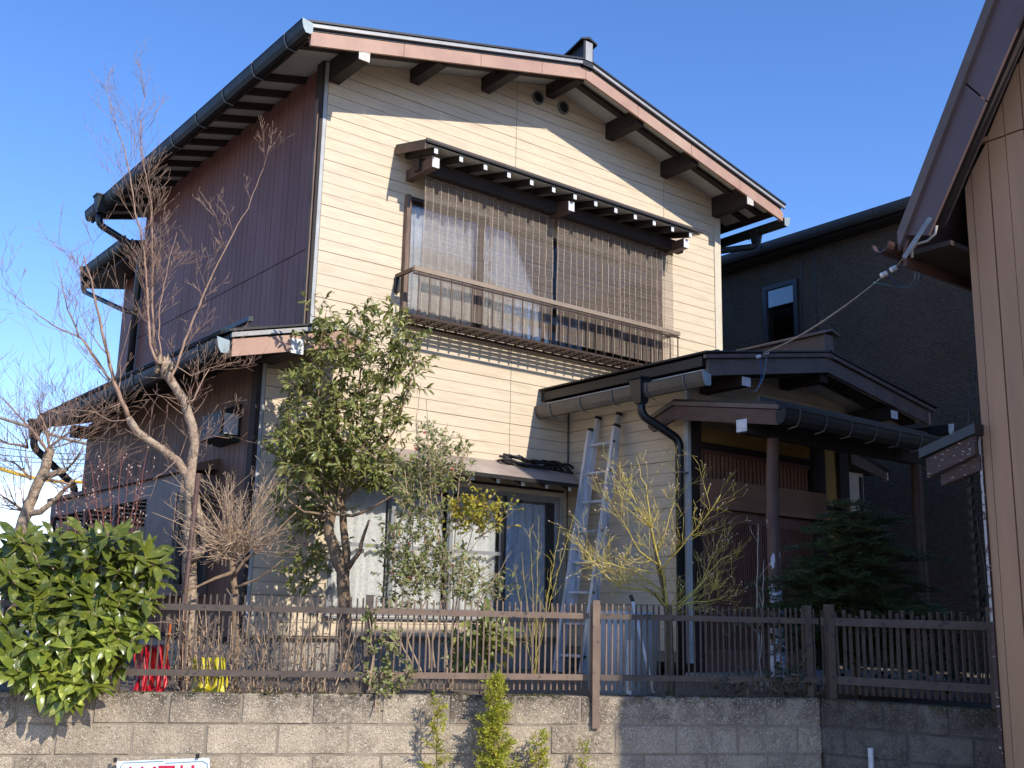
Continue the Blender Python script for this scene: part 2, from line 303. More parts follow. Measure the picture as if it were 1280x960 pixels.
def wave_bump(m, scale=28):
    t = m.node_tree; N = t.nodes; K = t.links.new; bs = N['Principled BSDF']
    g = N.new('ShaderNodeNewGeometry'); mp = N.new('ShaderNodeMapping'); mp.inputs['Scale'].default_value = (.25, .25, 1.0); K(g.outputs['Position'], mp.inputs[0])
    wv = N.new('ShaderNodeTexWave'); wv.bands_direction = 'Z'; wv.inputs['Scale'].default_value = scale/2; wv.inputs['Distortion'].default_value = 3.5; wv.inputs['Detail'].default_value = 3; wv.inputs['Detail Scale'].default_value = 6
    K(mp.outputs[0], wv.inputs[0]); b = N.new('ShaderNodeBump'); b.inputs['Strength'].default_value = .9; b.inputs['Distance'].default_value = .02
    K(wv.outputs['Fac'], b.inputs['Height']); K(b.outputs[0], bs.inputs['Normal'])
    src = bs.inputs['Base Color'].links[0].from_socket; rg = N.new('ShaderNodeMapRange'); rg.inputs[1].default_value = .12; rg.inputs[2].default_value = .42; rg.inputs[3].default_value = .45; rg.inputs[4].default_value = 1.1
    K(wv.outputs['Fac'], rg.inputs[0]); mv = N.new('ShaderNodeMixRGB'); mv.blend_type = 'MULTIPLY'; mv.inputs[0].default_value = 1; K(src, mv.inputs[1]); K(rg.outputs[0], mv.inputs[2]); K(mv.outputs[0], bs.inputs['Base Color'])
wave_bump(M['darkhouse'])

# ---------------------------------------------------------------- ground
g = MB().box((-900, -900, -.4), (900, 900, -.004)).build('ground', M['asphalt'], base=(0, 0, 0)); tag(g, kind='structure')
# raised garden behind the block wall
gp = [F(-9, .09, 0), F(3.62, .09, 0), V((1.60, -4.30, 0)), V((2.0, -5.75, 0)), V((9.5, -5.75, 0)), V((9.5, 14, 0)), V((-9.5, 14, 0))]
def bumpy_ground():
    mb = MB(); mb.ext([(p.x, p.y, -.2) for p in gp], (0, 0, 1.26)); return mb
tag(bumpy_ground().build('garden_ground', M['dirt'], base=(0, 0, 0)), kind='structure')

# ---------------------------------------------------------------- the house
house = empty('two_storey_house', (2.8, 2.4, 1.06), 'cream and maroon two-storey house with low gable roof and lattice-door porch', 'house')
XR, SL = 2.82, .243
def zs(x): return 7.522 - SL*abs(x-XR)              # soffit at the gable
def zb(x): return 7.372 - SL*abs(x-XR)              # bottom of the barge boards
def clip(poly, fn):                                  # keep pts with fn>=0 (poly in (a,z))
    o = []
    for i in range(len(poly)):
        p, q = poly[i], poly[(i+1) % len(poly)]; fp, fq = fn(p), fn(q)
        if fp >= 0: o.append(p)
        if (fp >= 0) != (fq >= 0):
            t = fp/(fp-fq); o.append((p[0]+(q[0]-p[0])*t, p[1]+(q[1]-p[1])*t))
    return o
def rect_minus(r, holes):
    rs = [r]
    for h in holes:
        n = []
        for (a0, z0, a1, z1) in rs:
            if h[0] >= a1 or h[2] <= a0 or h[1] >= z1 or h[3] <= z0: n.append((a0, z0, a1, z1)); continue
            if h[0] > a0: n.append((a0, z0, h[0], z1))
            if h[2] < a1: n.append((h[2], z0, a1, z1))
            m0, m1 = max(a0, h[0]), min(a1, h[2])
            if h[1] > z0: n.append((m0, z0, m1, h[1]))
            if h[3] < z1: n.append((m0, h[3], m1, z1))
        rs = n
    return rs
PIT = .11375
def siding(parent, o, du, nv, a0, a1, z0, z1, joints, holes=(), clips=(), th=.014):
    """boards of four strips each, stacked on the 455 mm module, between vertical joints"""
    o = V(o); du = V(du); nv = V(nv)
    cols = [a0]+[j for j in joints if a0 < j < a1]+[a1]
    k0 = math.floor((z0-6.27)/.455)
    for r in range(k0, math.ceil((z1-6.27)/.455)):
        for c in range(len(cols)-1):
            mb = MB()
            for s in range(4):
                b = 6.27+r*.455+s*PIT; lo = b+(.0035 if s == 0 else .0022); hi = b+PIT-(.0035 if s == 3 else .0022)
                lo, hi = max(lo, z0), min(hi, z1)
                if hi-lo < .005: continue
                for (x0, y0, x1, y1) in rect_minus((cols[c]+.003, lo, cols[c+1]-.003, hi), holes):
                    if x1-x0 < .004 or y1-y0 < .004: continue
                    pl = [(x0, y0), (x1, y0), (x1, y1), (x0, y1)]
                    for fn in clips: pl = clip(pl, fn) if pl else pl
                    if len(pl) >= 3: mb.ext([o+du*a+V((0, 0, z)) for a, z in pl], nv*th)
            if mb.v: mb.build('siding_board', M['siding'], parent)
UW = (.985, 4.42, 4.60, 5.70)                        # upper window opening
LW = (.30, 1.56, 3.03, 2.83)                         # ground-floor window opening
def wallplate(parent, o, du, nv, polys, m, name=None, th=.05):
    mb = MB()
    for pl in polys: mb.ext([V(o)+V(du)*a+V((0, 0, z)) for a, z in pl], V(nv)*-th)
    return mb
# gable wall: backing sheet cut around the windows
gw_mb = MB()
for (a, b, c, d) in rect_minus((-.44, 1.36, 5.65, 6.5), [UW, LW, (-1, 3.95, -.005, 7)]):
    gw_mb.ext([(a, .002, b), (c, .002, b), (c, .002, d), (a, .002, d)], (0, .10, 0))
gw_mb.ext([(-.005, .002, 6.5), (5.65, .002, 6.5), (5.65, .002, zs(5.65)), (XR, .002, zs(XR)), (-.005, .002, zs(-.005))], (0, .10, 0))
gable_wall = gw_mb.build('gable_wall', M['siding_back'], house)
fineL = lambda p: 7.522-SL*(XR-p[0])-.004-p[1]
fineR = lambda p: 7.522-SL*(p[0]-XR)-.004-p[1]
siding(gable_wall, (0, 0, 0), (1, 0, 0), (0, -1, 0), .012, 5.53, 3.70, 7.60, [2.326, 4.627], [UW], [fineL, fineR])
siding(gable_wall, (0, 0, 0), (1, 0, 0), (0, -1, 0), -.42, 3.12, 1.38, 3.70, [2.326], [LW, (-1, 3.72, 0, 9)], [fineL])
part('corner_trim', M['trim'], gable_wall, (5.535, -.018, 1.4), (5.655, .06, zs(5.655)-.01))
part('corner_trim', M['trim_grey'], gable_wall, (-.028, -.02, 3.98), (.008, .03, zs(0)-.03))
part('corner_trim', M['trim_grey'], gable_wall, (-.455, -.02, 1.4), (-.425, .03, 3.86))
part('corner_post', M['wood'], gable_wall, (-.058, -.012, 3.9), (-.029, .10, zs(0)-.02))
part('corner_post', M['oldwood'], gable_wall, (-.075, .015, 4.02), (-.0585, .075, 6.42))
part('corner_post', M['wood'], gable_wall, (-.50, -.012, 1.3), (-.456, .10, 3.84))
part('foundation', M['concrete'], house, (-.40, .06, 1.0), (5.6, 5.0, 1.42))
for x in (2.611, 2.985):                             # attic vents
    mb = MB(); c = V((x, -.03, 7.298)); n = 20
    for (r0, r1, y0, y1) in ((.062, .078, -.045, .0),):
        vs = []; fs = []
        for j in range(n):
            a = 2*math.pi*j/n; ca, sa = math.cos(a), math.sin(a)
            vs += [(x+ca*r1, y0, 7.298+sa*r1), (x+ca*r0, y0, 7.298+sa*r0), (x+ca*r0, -.004, 7.298+sa*r0), (x+ca*r1, -.004, 7.298+sa*r1)]
        for j in range(n):
            k = (j+1) % n
            for q in range(4): fs.append((j*4+q, k*4+q, k*4+(q+1) % 4, j*4+(q+1) % 4))
        mb.add(vs, fs)
    v = mb.build('vent_pipe', M['bracket'], house, smooth=False)
    MB().tube([(x, -.0165, 7.298), (x, -.030, 7.298)], .0615, 20).build('vent_hole', M['black'], v)

# maroon side wall, vertical ribs
def ribs(parent, o, du, nv, a0, a1, zlo, zhi, pitch, m, name='cladding', gap=.007, th=.014, seam=None, holes=()):
    mb = MB(); a = a0; o = V(o); du = V(du); nv = V(nv); rnd = random.Random(3)
    while a < a1-.02:
        b = min(a+pitch, a1)
        z1 = zhi(a) if callable(zhi) else zhi; z2 = zhi(b) if callable(zhi) else zhi
        segs = [(zlo, z1, z2)] if not seam else [(zlo, seam-.006, seam-.006), (seam+.004, z1, z2)]
        for (l, h1, h2) in segs:
            for (x0, y0, x1, y1) in rect_minus((a+gap/2, l, b-gap/2, max(h1, h2)), holes):
                top1, top2 = (h1, h2) if abs(y1-max(h1, h2)) < 1e-6 else (y1, y1)
                mb.ext([o+du*x0+V((0, 0, y0)), o+du*x1+V((0, 0, y0)), o+du*x1+V((0, 0, top2)), o+du*x0+V((0, 0, top1))], nv*(th+rnd.uniform(-.001, .001)))
        a = b
    return mb.build(name, m, parent, kind='stuff')
mw = MB().box((.0, .075, 1.3), (.10, 4.86, 6.80)).build('metal_wall', M['purple_back'], house)
ribs(mw, (-.001, .08, 0), (0, 1, 0), (-1, 0, 0), 0, 4.76, 3.96, 6.80, .117, M['purple'], seam=4.957)
part('rear_wall', M['purple'], house, (.0, 4.86, 1.3), (5.6, 4.95, 6.8))
part('side_wall', M['purple'], house, (5.56, .06, 1.3), (5.65, 4.86, 6.8))

# ---- main roof
Y0, Y1, EL, ER = -.60, 5.66, -.50, 6.14
def zr(x): return zs(x)+.13
roof_mb = MB()
for (xa, xb) in ((EL, XR), (XR, ER)):
    roof_mb.ext([(xa, Y0-.004, zs(xa)-.012), (xb, Y0-.004, zs(xb)-.012), (xb, Y0-.004, zs(xb)+.048), (xa, Y0-.004, zs(xa)+.048)], (0, .05, 0))
    roof_mb.ext([(xa, Y0+.046, zs(xa)+.021), (xb, Y0+.046, zs(xb)+.021), (xb, Y0+.046, zs(xb)+.048), (xa, Y0+.046, zs(xa)+.048)], (0, Y1-Y0-.04, 0))
roof = roof_mb.build('roof', M['metal_dark'], house)
mb = MB()
for (xa, xb) in ((EL+.02, XR), (XR, ER-.02)):
    mb.ext([(xa, Y0+.06, zs(xa)), (xb, Y0+.06, zs(xb)), (xb, Y0+.06, zs(xb)+.02), (xa, Y0+.06, zs(xa)+.02)], (0, Y1-Y0-.09, 0))
mb.build('soffit', M['soffit'], roof)
for (xa, xb) in ((EL-.03, XR-.03), (XR+.03, ER+.05)):
    MB().ext([(xa, Y0-.035, zs(xa)+.014), (xb, Y0-.035, zs(xb)+.014), (xb, Y0-.035, zs(xb)+.050), (xa, Y0-.035, zs(xa)+.050)], (0, .03, 0)).build('drip_edge', M['metal_edge'], roof)
    MB().ext([(xa-.02, Y0-.05, zs(xa-.02)+.056), (xb, Y0-.05, zs(xb)+.056), (xb, Y0-.05, zs(xb)+.076), (xa-.02, Y0-.05, zs(xa-.02)+.076)], (0, Y1-Y0+.1, 0)).build('roof_sheet', M['metal_dark'], roof)
def barge(parent, xs, f, y, h, m, yth=.028):
    for a, b in zip(xs[:-1], xs[1:]):
        s = .0025 if b > a else -.0025
        MB().ext([(a+s, y, f(a+s)), (b-s, y, f(b-s)), (b-s, y, f(b-s)+h), (a+s, y, f(a+s)+h)], (0, yth, 0)).build('barge_board', m, parent)
barge(roof, [-.49, .49, 1.40, 2.20, XR], zb, Y0, .133, M['barge'])
barge(roof, [XR, 3.62, 4.50, 5.36, 6.16], zb, Y0, .133, M['barge'])
part('barge_board', M['barge'], roof, (6.16, Y0, zb(6.16)), (6.185, Y0+.06, zb(6.16)+.12))
for (xa, xb) in ((EL+.05, XR), (XR, ER-.05)):        # dark battens under the gable overhang
    for (ya, yb, h) in ((-.565, -.50, .05), (-.345, -.27, .045)):
        MB().ext([(xa, ya, zs(xa)-h), (xb, ya, zs(xb)-h), (xb, ya, zs(xb)-.001), (xa, ya, zs(xa)-.001)], (0, yb-ya, 0)).build('batten', M['wood'], roof)
PX = [.068, .98, 1.885, 2.79, 3.71, 4.63, 5.556]
for i, x in enumerate(PX):
    zt = zs(x)-.002 if abs(x-XR) > .1 else zs(x)-.03
    zbm = {0: 6.617, 1: 6.918, 2: 7.124, 3: 7.358, 4: 7.121, 5: 6.899, 6: 6.618}[i]
    y = Y0+.012 if i in (0, 6) else Y0+.06
    mb = MB(); hw = .056
    def zt_(xx): return min(zs(xx)-.003, 9)
    mb.ext([(x-hw, y, zbm), (x+hw, y, zbm), (x+hw, y, zt_(x+hw)), (x-hw, y, zt_(x-hw))] if i != 3 else
           [(x-hw, y, zbm), (x+hw, y, zbm), (x+hw, y, zt_(x+hw)), (XR, y, zt_(XR)), (x-hw, y, zt_(x-hw))], (0, .0-y-.016, 0))
    pu = mb.build('purlin', M['wood'], roof)
    if i in (0, 6):
        MB().box((x-hw-.002, y-.008, zbm-.002), (x+hw+.002, y-.0005, zbm+.105)).build('painted_end', M['whitew'], pu)
y = .03
while y < 5.5:                                       # rafters under the left eave
    if y > .1: MB().ext([(EL+.03, y, zs(EL+.03)-.065), (.02, y, zs(.02)-.065), (.02, y, zs(.02)-.001), (EL+.03, y, zs(EL+.03)-.001)], (0, .055, 0)).build('rafter', M['wood'], roof)
    y += .388
y = -.1
while y < 2.0:                                       # rafters under the right eave
    MB().ext([(5.66, y, zs(5.66)-.065), (6.10, y, zs(6.10)-.065), (6.10, y, zs(6.10)-.001), (5.66, y, zs(5.66)-.001)], (0, .055, 0)).build('rafter', M['wood'], roof)
    y += .388
part('eave_board', M['wood'], roof, (EL, Y0+.03, zs(EL)-.075), (EL+.024, Y1, zs(EL)+.02))
part('eave_board', M['wood'], roof, (ER-.024, Y0+.03, zs(ER)-.075), (ER, Y1, zs(ER)+.02))
# ridge cap turned up at its end
rp = [(-.64, 7.835), (-.45, 7.78), (-.2, 7.725), (.2, 7.69), (1, 7.67), (5.7, 7.67)]
mb = MB()
for (ya, za), (yb, z_b) in zip(rp[:-1], rp[1:]):
    for hw, dz in ((.075, 0),):
        vs = [(XR-hw, ya, 7.50), (XR+hw, ya, 7.50), (XR+hw*.9, ya, za-.03), (XR-hw*.9, ya, za-.03), (XR-hw, yb, 7.50), (XR+hw, yb, 7.50), (XR+hw*.9, yb, z_b-.03), (XR-hw*.9, yb, z_b-.03)]
        mb.add(vs, [(0, 1, 2, 3), (7, 6, 5, 4), (0, 3, 7, 4), (1, 5, 6, 2), (3, 2, 6, 7)])
rc = mb.build('ridge_cap', M['metal_dark'], roof)
part('ridge_end', M['metal_edge'], rc, (XR-.05, -.652, 7.565), (XR+.05, -.642, 7.79))
mb = MB()
for (ya, za), (yb, z_b) in zip(rp[:-1], rp[1:]):
    a, b = za-.028, z_b-.028
    mb.add([(XR-.115, ya-.02, a), (XR, ya-.02, a+.045), (XR+.115, ya-.02, a), (XR-.115, ya-.02, a-.02), (XR, ya-.02, a+.02), (XR+.115, ya-.02, a-.02),
            (XR-.115, yb-.02, b), (XR, yb-.02, b+.045), (XR+.115, yb-.02, b), (XR-.115, yb-.02, b-.02), (XR, yb-.02, b+.02), (XR+.115, yb-.02, b-.02)],
           [(0, 6, 7, 1), (1, 7, 8, 2), (3, 4, 10, 9), (4, 5, 11, 10), (0, 1, 4, 3), (1, 2, 5, 4), (0, 3, 9, 6), (2, 8, 11, 5)])
mb.build('ridge_cover', M['metal_dark'], rc)
MB().box((-.35, 1.2, zs(-.35)+.08), (-.31, 4.9, zs(-.35)+.17)).build('snow_guard', M['bar_dark'], roof)

# ---- gutters
def gutter(parent, p, q, side, m, capm, w_=.105, h=.095, nb=7, bm='bracket', caps=(1, 0)):
    """open channel from p to q (top back edge line); side = unit vector pointing away from the wall"""
    p = V(p); q = V(q); s = V(side); z = V((0, 0, 1))
    prof = [(0, 0), (0, -h), (.02, -h-.012), (w_*.62, -h-.012), (w_*.86, -h*.72), (w_*.97, -h*.25), (w_, .012), (w_+.006, .018), (w_-.01, .018), (w_-.012, 0), (w_*.9, -h*.25), (w_*.78, -h*.68), (w_*.58, -h), (.03, -h+.004), (.008, -h+.02), (.008, 0)]
    d = (q-p)
    mb = MB(); mb.ext([p+s*a+z*b for a, b in prof], d); g = mb.build('gutter', m, parent)
    o7 = prof[:8]
    dn = d.normalized()
    for k, pt in ((0, p-dn*.006), (1, q)):
        if caps[k]: MB().ext([pt+s*a*1.03+z*(b*1.03+.002) for a, b in o7], dn*.006).build('end_cap', capm, g)
    for i in range(nb):
        c = p+d*((i+.5)/nb) if nb > 1 else p+d*.5
        pts = [c+s*(-.02)+z*(-h-.03), c+s*.03+z*(-h-.024), c+s*(w_*.66)+z*(-h-.02), c+s*(w_*.92)+z*(-h*.74), c+s*(w_*1.03)+z*(-h*.25), c+s*(w_*1.05)+z*.022]
        MB().tube(pts, .006, 5).build('gutter_bracket', M[bm], g)
    return g
gutter(house, (-.505, -.66, 6.745), (-.505, 5.62, 6.745), (-1, 0, 0), M['gutter'], M['gutter_cap'], nb=9)
gutter(house, (6.18, -.62, 6.60), (6.18, 5.6, 6.60), (1, 0, 0), M['gutter'], M['gutter_cap'], nb=5)
def hopper(parent, c, m, s=1.0):
    c = V(c); mb = MB()
    lv = [(.085*s, .0), (.09*s, -.02), (.075*s, -.03), (.055*s, -.19*s), (.04*s, -.24*s)]
    vs = []; fs = []
    for r, z in lv: vs += [(c.x-r, c.y-r, c.z+z), (c.x+r, c.y-r, c.z+z), (c.x+r, c.y+r, c.z+z), (c.x-r, c.y+r, c.z+z)]
    for i in range(len(lv)-1):
        for j in range(4): fs.append((i*4+j, (i+1)*4+j, (i+1)*4+(j+1) % 4, i*4+(j+1) % 4))
    fs += [(0, 1, 2, 3)]
    mb.add(vs, fs); return mb.build('rain_hopper', m, parent)
def smoothpath(pts, n=4):
    pts = [V(p) for p in pts]; o = [pts[0]]
    for i in range(1, len(pts)-1):
        a, b, c = pts[i-1], pts[i], pts[i+1]; r = min((b-a).length, (c-b).length, .12)*.6
        s = b+(a-b).normalized()*r; e = b+(c-b).normalized()*r
        for k in range(n+1):
            t = k/n; o.append(s*(1-t)**2+b*2*t*(1-t)+e*t*t)
    o.append(pts[-1]); return o
dp = MB().tube(smoothpath([(-.60, 4.95, 6.52), (-.60, 4.95, 6.40), (-.075, 4.80, 6.12), (-.075, 4.80, 4.05)]), .045, 12).build('downpipe', M['pipe'], house, smooth=True)
hopper(dp, (-.60, 4.95, 6.79), M['gutter'])
dp = MB().tube(smoothpath([(6.235, -.12, 6.5), (6.235, -.12, 6.36), (5.74, .12, 6.24), (5.71, .5, 6.15), (5.71, .5, 4.4)]), .042, 12).build('downpipe', M['gutter'], house, smooth=True)
hopper(dp, (6.235, -.12, 6.56), M['gutter'], .8)

# ---- second rear wing glimpsed behind the maroon wall
rw = MB().ext([(-.15, 4.97, 6.20), (2.5, 4.97, 6.75), (2.5, 4.97, 6.85), (-.15, 4.97, 6.30)], (0, 2.2, 0)).build('rear_roof', M['metal_dark'], house)
MB().ext([(-.12, 4.97, 6.12), (2.5, 4.97, 6.60), (2.5, 4.97, 6.64), (-.12, 4.97, 6.16)], (0, 2.1, 0)).build('soffit', M['wood'], rw)
part('rear_wing_wall', M['purple'], house, (.32, 4.96, 1.0), (5.2, 6.6, 6.25))
gutter(house, (-.16, 4.9, 6.30), (-.16, 6.75, 6.30), (-1, 0, 0), M['gutter'], M['gutter'], nb=4, caps=(0, 1))
dp = MB().tube(smoothpath([(-.22, 6.72, 6.2), (-.22, 6.72, 5.98), (-.02, 5.4, 5.45), (.1, 5.2, 5.4)]), .035, 8).build('downpipe', M['pipe'], house, smooth=True)
hopper(dp, (-.22, 6.72, 6.33), M['gutter'], .8)

# ---- upper window with canopy, rail
def pane_window(parent, x0, x1, z0, z1, y, bounds, fm, gm, fw=.035, depth=.06, name='window'):
    mb = MB(); fo = .012
    mb.box((x0, y-fo, z0), (x0+fw, y+depth, z1)).box((x1-fw, y-fo, z0), (x1, y+depth, z1))
    mb.box((x0+fw, y-fo, z1-fw), (x1-fw, y+depth, z1)).box((x0+fw, y-fo, z0), (x1-fw, y+depth, z0+fw))
    w_ = mb.build(name, fm, parent)
    for i in range(len(bounds)-1):
        a, b = bounds[i], bounds[i+1]; yy = y+(.012 if i % 2 else .034); s = .026
        mb = MB().box((a, yy, z0+fw), (a+s, yy+.02, z1-fw)).box((b-s, yy, z0+fw), (b, yy+.02, z1-fw)).box((a+s, yy, z0+fw), (b-s, yy+.02, z0+fw+s*1.6)).box((a+s, yy, z1-fw-s), (b-s, yy+.02, z1-fw))
        sa = mb.build('sash', fm, w_)
        MB().box((a+s, yy+.008, z0+fw+s), (b-s, yy+.011, z1-fw-s)).build('pane', gm, sa)
    return w_
uw = pane_window(house, UW[0], UW[2], UW[1], UW[3], 0, [1.02, 1.93, 2.79, 3.67, 4.565], M['alu_brown'], M['glass'])
part('room_back', M['room'], house, (.3, 1.6, 4.0), (5.2, 1.66, 6.2))
def curtain(name, x0, x1, z0, z1, y, m, label, seed=0, amp=.028, group=None):
    rnd = random.Random(seed); n = int((x1-x0)/.02)+2; vs = []; fs = []; ph = [rnd.uniform(0, 6.3) for _ in range(4)]; rows = 5
    for r in range(rows):
        z = z1+(z0-z1)*r/(rows-1)
        for i in range(n):
            x = x0+(x1-x0)*i/(n-1); k = .6+.5*r/(rows-1)
            yy = y+k*amp*(math.sin(x*62+ph[0]+math.sin(x*13+ph[2])*2.2)+.5*math.sin(x*31+ph[1]))
            vs.append((x, yy, z))
    for r in range(rows-1):
        for i in range(n-1): fs.append((r*n+i, r*n+i+1, (r+1)*n+i+1, (r+1)*n+i))
    o = MB().add(vs, fs).build(name, m, smooth=True); tag(o, label, 'curtain', group); return o
for i, (a, b) in enumerate(((1.02, 1.86), (1.92, 2.70), (2.71, 3.62), (3.68, 4.55))):
    curtain('lace_curtain', a, b, 4.46, 5.64, .08, M['lace_up'], ('white lace curtain in the upstairs pane nearest the maroon wall', 'white lace curtain upstairs, ending at the middle canopy bracket', 'white lace curtain upstairs, just past the middle canopy bracket', 'white lace curtain in the upstairs pane nearest the charcoal house')[i], i, amp=.013, group='upstairs lace curtains')
# canopy
cr = MB().ext([(.80, -.58, 6.035), (.80, .0-.016, 6.165), (.80, -.016, 6.195), (.80, -.58, 6.06)], (3.90, 0, 0)).build('window_canopy', M['metal_dark'], house)
MB().ext([(.81, -.55, 6.020), (.81, -.018, 6.144), (.81, -.018, 6.16), (.81, -.55, 6.032)], (3.87, 0, 0)).build('soffit', M['soffit'], cr)
part('canopy_edge', M['metal_dark'], cr, (.79, -.594, 6.030), (4.71, -.582, 6.064))
part('canopy_lip', M['barge_dark'], cr, (.79, -.60, 6.042), (4.71, -.5945, 6.050))
MB().ext([(.785, -.575, 5.955), (.785, -.018, 6.085), (.785, -.018, 6.16), (.785, -.575, 6.032)], (.014, 0, 0)).build('canopy_end_board', M['wood_mid'], cr)
for i in range(14):
    x = .93+.2985*i
    if x > 4.68: break
    ra = MB().ext([(x-.02, -.55, 5.955), (x-.02, -.02, 6.078), (x-.02, -.02, 6.138), (x-.02, -.55, 6.015)], (.04, 0, 0)).build('rafter', M['wood'], cr)
    MB().box((x-.021, -.556, 5.955), (x+.021, -.551, 6.012)).build('painted_end', M['white'], ra)
part('canopy_beam', M['wood'], cr, (.90, -.30, 5.862), (4.66, -.215, 5.99))
for x in (.97, 2.72, 4.5):
    br = MB().box((x-.04, -.49, 5.84), (x+.04, -.02, 5.95)).build('canopy_bracket', M['wood_mid'], cr)
    MB().box((x-.04, -.50, 5.84), (x+.04, -.491, 5.94)).build('painted_end', M['white'], br)
# railing
rl = MB().box((.86, -.37, 4.805), (4.52, -.335, 4.85)).build('balcony_railing', M['alu_tan'], house)
for x in (.875, 4.505):
    part('rail_return', M['alu_brown'], rl, (x-.015, -.335, 4.81), (x+.015, -.02, 4.845))
    part('rail_bracket', M['black'], rl, (x-.025, -.05, 4.66), (x+.025, -.015, 4.81))
part('rail_bar', M['alu_brown'], rl, (.86, -.362, 4.772), (4.52, -.343, 4.79))
part('floor_bar', M['alu_brown'], rl, (.86, -.362, 4.352), (4.52, -.343, 4.372))
part('floor_bar', M['alu_brown'], rl, (.86, -.05, 4.352), (4.52, -.031, 4.372))
for k in range(4): part('floor_slat', M['alu_brown'], rl, (.88, -.30+k*.065, 4.374), (4.50, -.262+k*.065, 4.384))
for i in range(29):
    x = .925+.1275*i
    if x > 4.5: break
    MB().tube([(x, -.352, 4.80), (x, -.352, 4.42), (x, -.345, 4.39), (x, -.32, 4.37), (x, -.04, 4.366)], .0085, 6).build('baluster', M['alu_brown'] if i % 1 == 0 else M['alu_tan'], rl)
for x in (.93, 4.44): part('wall_jamb', M['oldwood'], house, (x, -.07, 4.40), (x+.045, -.015, 5.69))
# reed blinds
def blind(x0, x1, y, z1, z0, label, seed):
    rnd = random.Random(seed); o = empty('reed_blind', ((x0+x1)/2, y, z0), label, 'blind', 'reed blinds over the upstairs window')
    mb = MB(); z = z1; k = 0
    while z > z0:
        j = rnd.uniform(-.004, .004); dz = rnd.uniform(-.0012, .0012); h = rnd.uniform(.0015, .0028); sag = .004*math.sin(k*.05)
        xm = (x0+x1)/2+rnd.uniform(-.2, .2)
        mb.box((x0+j, y+sag-.0003, z), (xm, y+sag+.0003, z+h)); mb.box((xm, y+sag-.0003, z+dz*.6), (x1+j, y+sag+.0003, z+dz*.6+h))
        z -= .0047+rnd.uniform(-.0006, .0008); k += 1
    mb.build('reeds', M['reed'], o, kind='stuff')
    mb = MB(); n = int((x1-x0)/.088)
    for i in range(n+1):
        x = x0+.01+(x1-x0-.02)*i/n
        for s in range(8):
            a = z0+(z1-z0)*s/8; b = z0+(z1-z0)*(s+1)/8
            xx = x+rnd.uniform(-.006, .006)
            mb.box((xx-.0022, y-.0045, a+.004), (xx+.0022, y-.003, b-.004))
    mb.build('stitching', M['string'], o, kind='stuff')
    MB().box((x0, y-.008, z1-.002), (x1, y+.008, z1+.016)).build('head_rail', M['reed'], o)
    for t in (.12, .5, .88):
        xx = x0+(x1-x0)*t; MB().tube([(xx, y, z1+.012), (xx, y-.03, z1+.035), (xx, y-.04, z1+.05)], .004, 5).build('hook', M['black'], o)
blind(1.045, 1.90, -.20, 5.845, 4.47, 'brown reed blind over the upstairs window at the maroon-wall end of the rail', 1)
blind(1.87, 2.735, -.185, 5.845, 4.47, 'brown reed blind hung up to the near side of the middle canopy bracket', 2)
blind(2.775, 3.73, -.20, 5.845, 4.47, 'brown reed blind starting just past the middle canopy bracket', 3)
blind(3.70, 4.60, -.185, 5.845, 4.47, 'brown reed blind over the upstairs window at the charcoal-house end of the rail', 4)

# ---- ground-floor window
lw = pane_window(house, LW[0], LW[2], LW[1], LW[3], 0, [.34, .97, 1.635, 2.30, 2.995], M['alu_grey'], M['glass'], fw=.04)
for x in (.97, 1.635): part('meeting_stile', M['alu_grey'], lw, (x-.02, -.01, 1.6), (x+.02, .012, 2.79))
part('meeting_stile', M['alu_dark'], lw, (2.285, -.01, 1.6), (2.315, .012, 2.79))
for (a, b) in ((.37, .95), (1.0, 1.61), (1.66, 2.27)): part('glazing_bar', M['alu_grey'], lw, (a, .006, 2.18), (b, .012, 2.215))
part('side_jamb', M['alu_dark'], lw, (2.86, .014, 1.6), (2.99, .05, 2.79))
part('room_back', M['room'], house, (.05, 1.2, 1.3), (3.1, 1.26, 3.0))
for i, (a, b) in enumerate(((.36, .94), (.99, 1.60), (1.66, 2.28))):
    curtain('lace_curtain', a, b, 1.63, 2.74, .10, M['lace'], ('white lace curtain downstairs behind the evergreen trunk', 'white lace curtain downstairs behind the climbing rose', 'white lace curtain downstairs between the rose and the blue curtain')[i], 10+i, group='downstairs lace curtains')
curtain('blue_curtain', 2.33, 2.86, 1.63, 2.74, .065, M['lace_blue'], 'pale blue lace curtain in the shaded end of the ground-floor window', 20)
lc = MB().ext([(.20, -.44, 2.905), (.20, -.016, 3.115), (.20, -.016, 3.135), (.20, -.44, 2.922)], (2.86, 0, 0)).build('window_canopy', M['canopy_sheet'], house)
part('canopy_edge', M['metal_dark'], lc, (.19, -.46, 2.888), (3.07, -.442, 2.925))
MB().ext([(.21, -.42, 2.893), (.21, -.018, 3.095), (.21, -.018, 3.11), (.21, -.42, 2.904)], (2.84, 0, 0)).build('soffit', M['soffit'], lc)
for i in range(10):
    x = .36+.3075*i
    if x > 3.03: break
    ra = MB().ext([(x-.018, -.40, 2.852), (x-.018, -.02, 3.03), (x-.018, -.02, 3.078), (x-.018, -.40, 2.892)], (.036, 0, 0)).build('rafter', M['wood'], lc)
    MB().box((x-.019, -.408, 2.852), (x+.019, -.401, 2.892)).build('painted_end', M['white'], ra)
part('head_board', M['trim'], lw, (.26, -.03, 2.835), (3.07, -.016, 2.875))
part('head_board', M['wood'], lw, (.26, -.05, 2.88), (3.05, -.016, 2.90))
part('sill', M['alu_grey'], lw, (.27, -.05, 1.535), (3.06, .02, 1.556))
part('side_trim', M['trim_grey'], lw, (3.032, -.025, 1.56), (3.06, .01, 2.835))

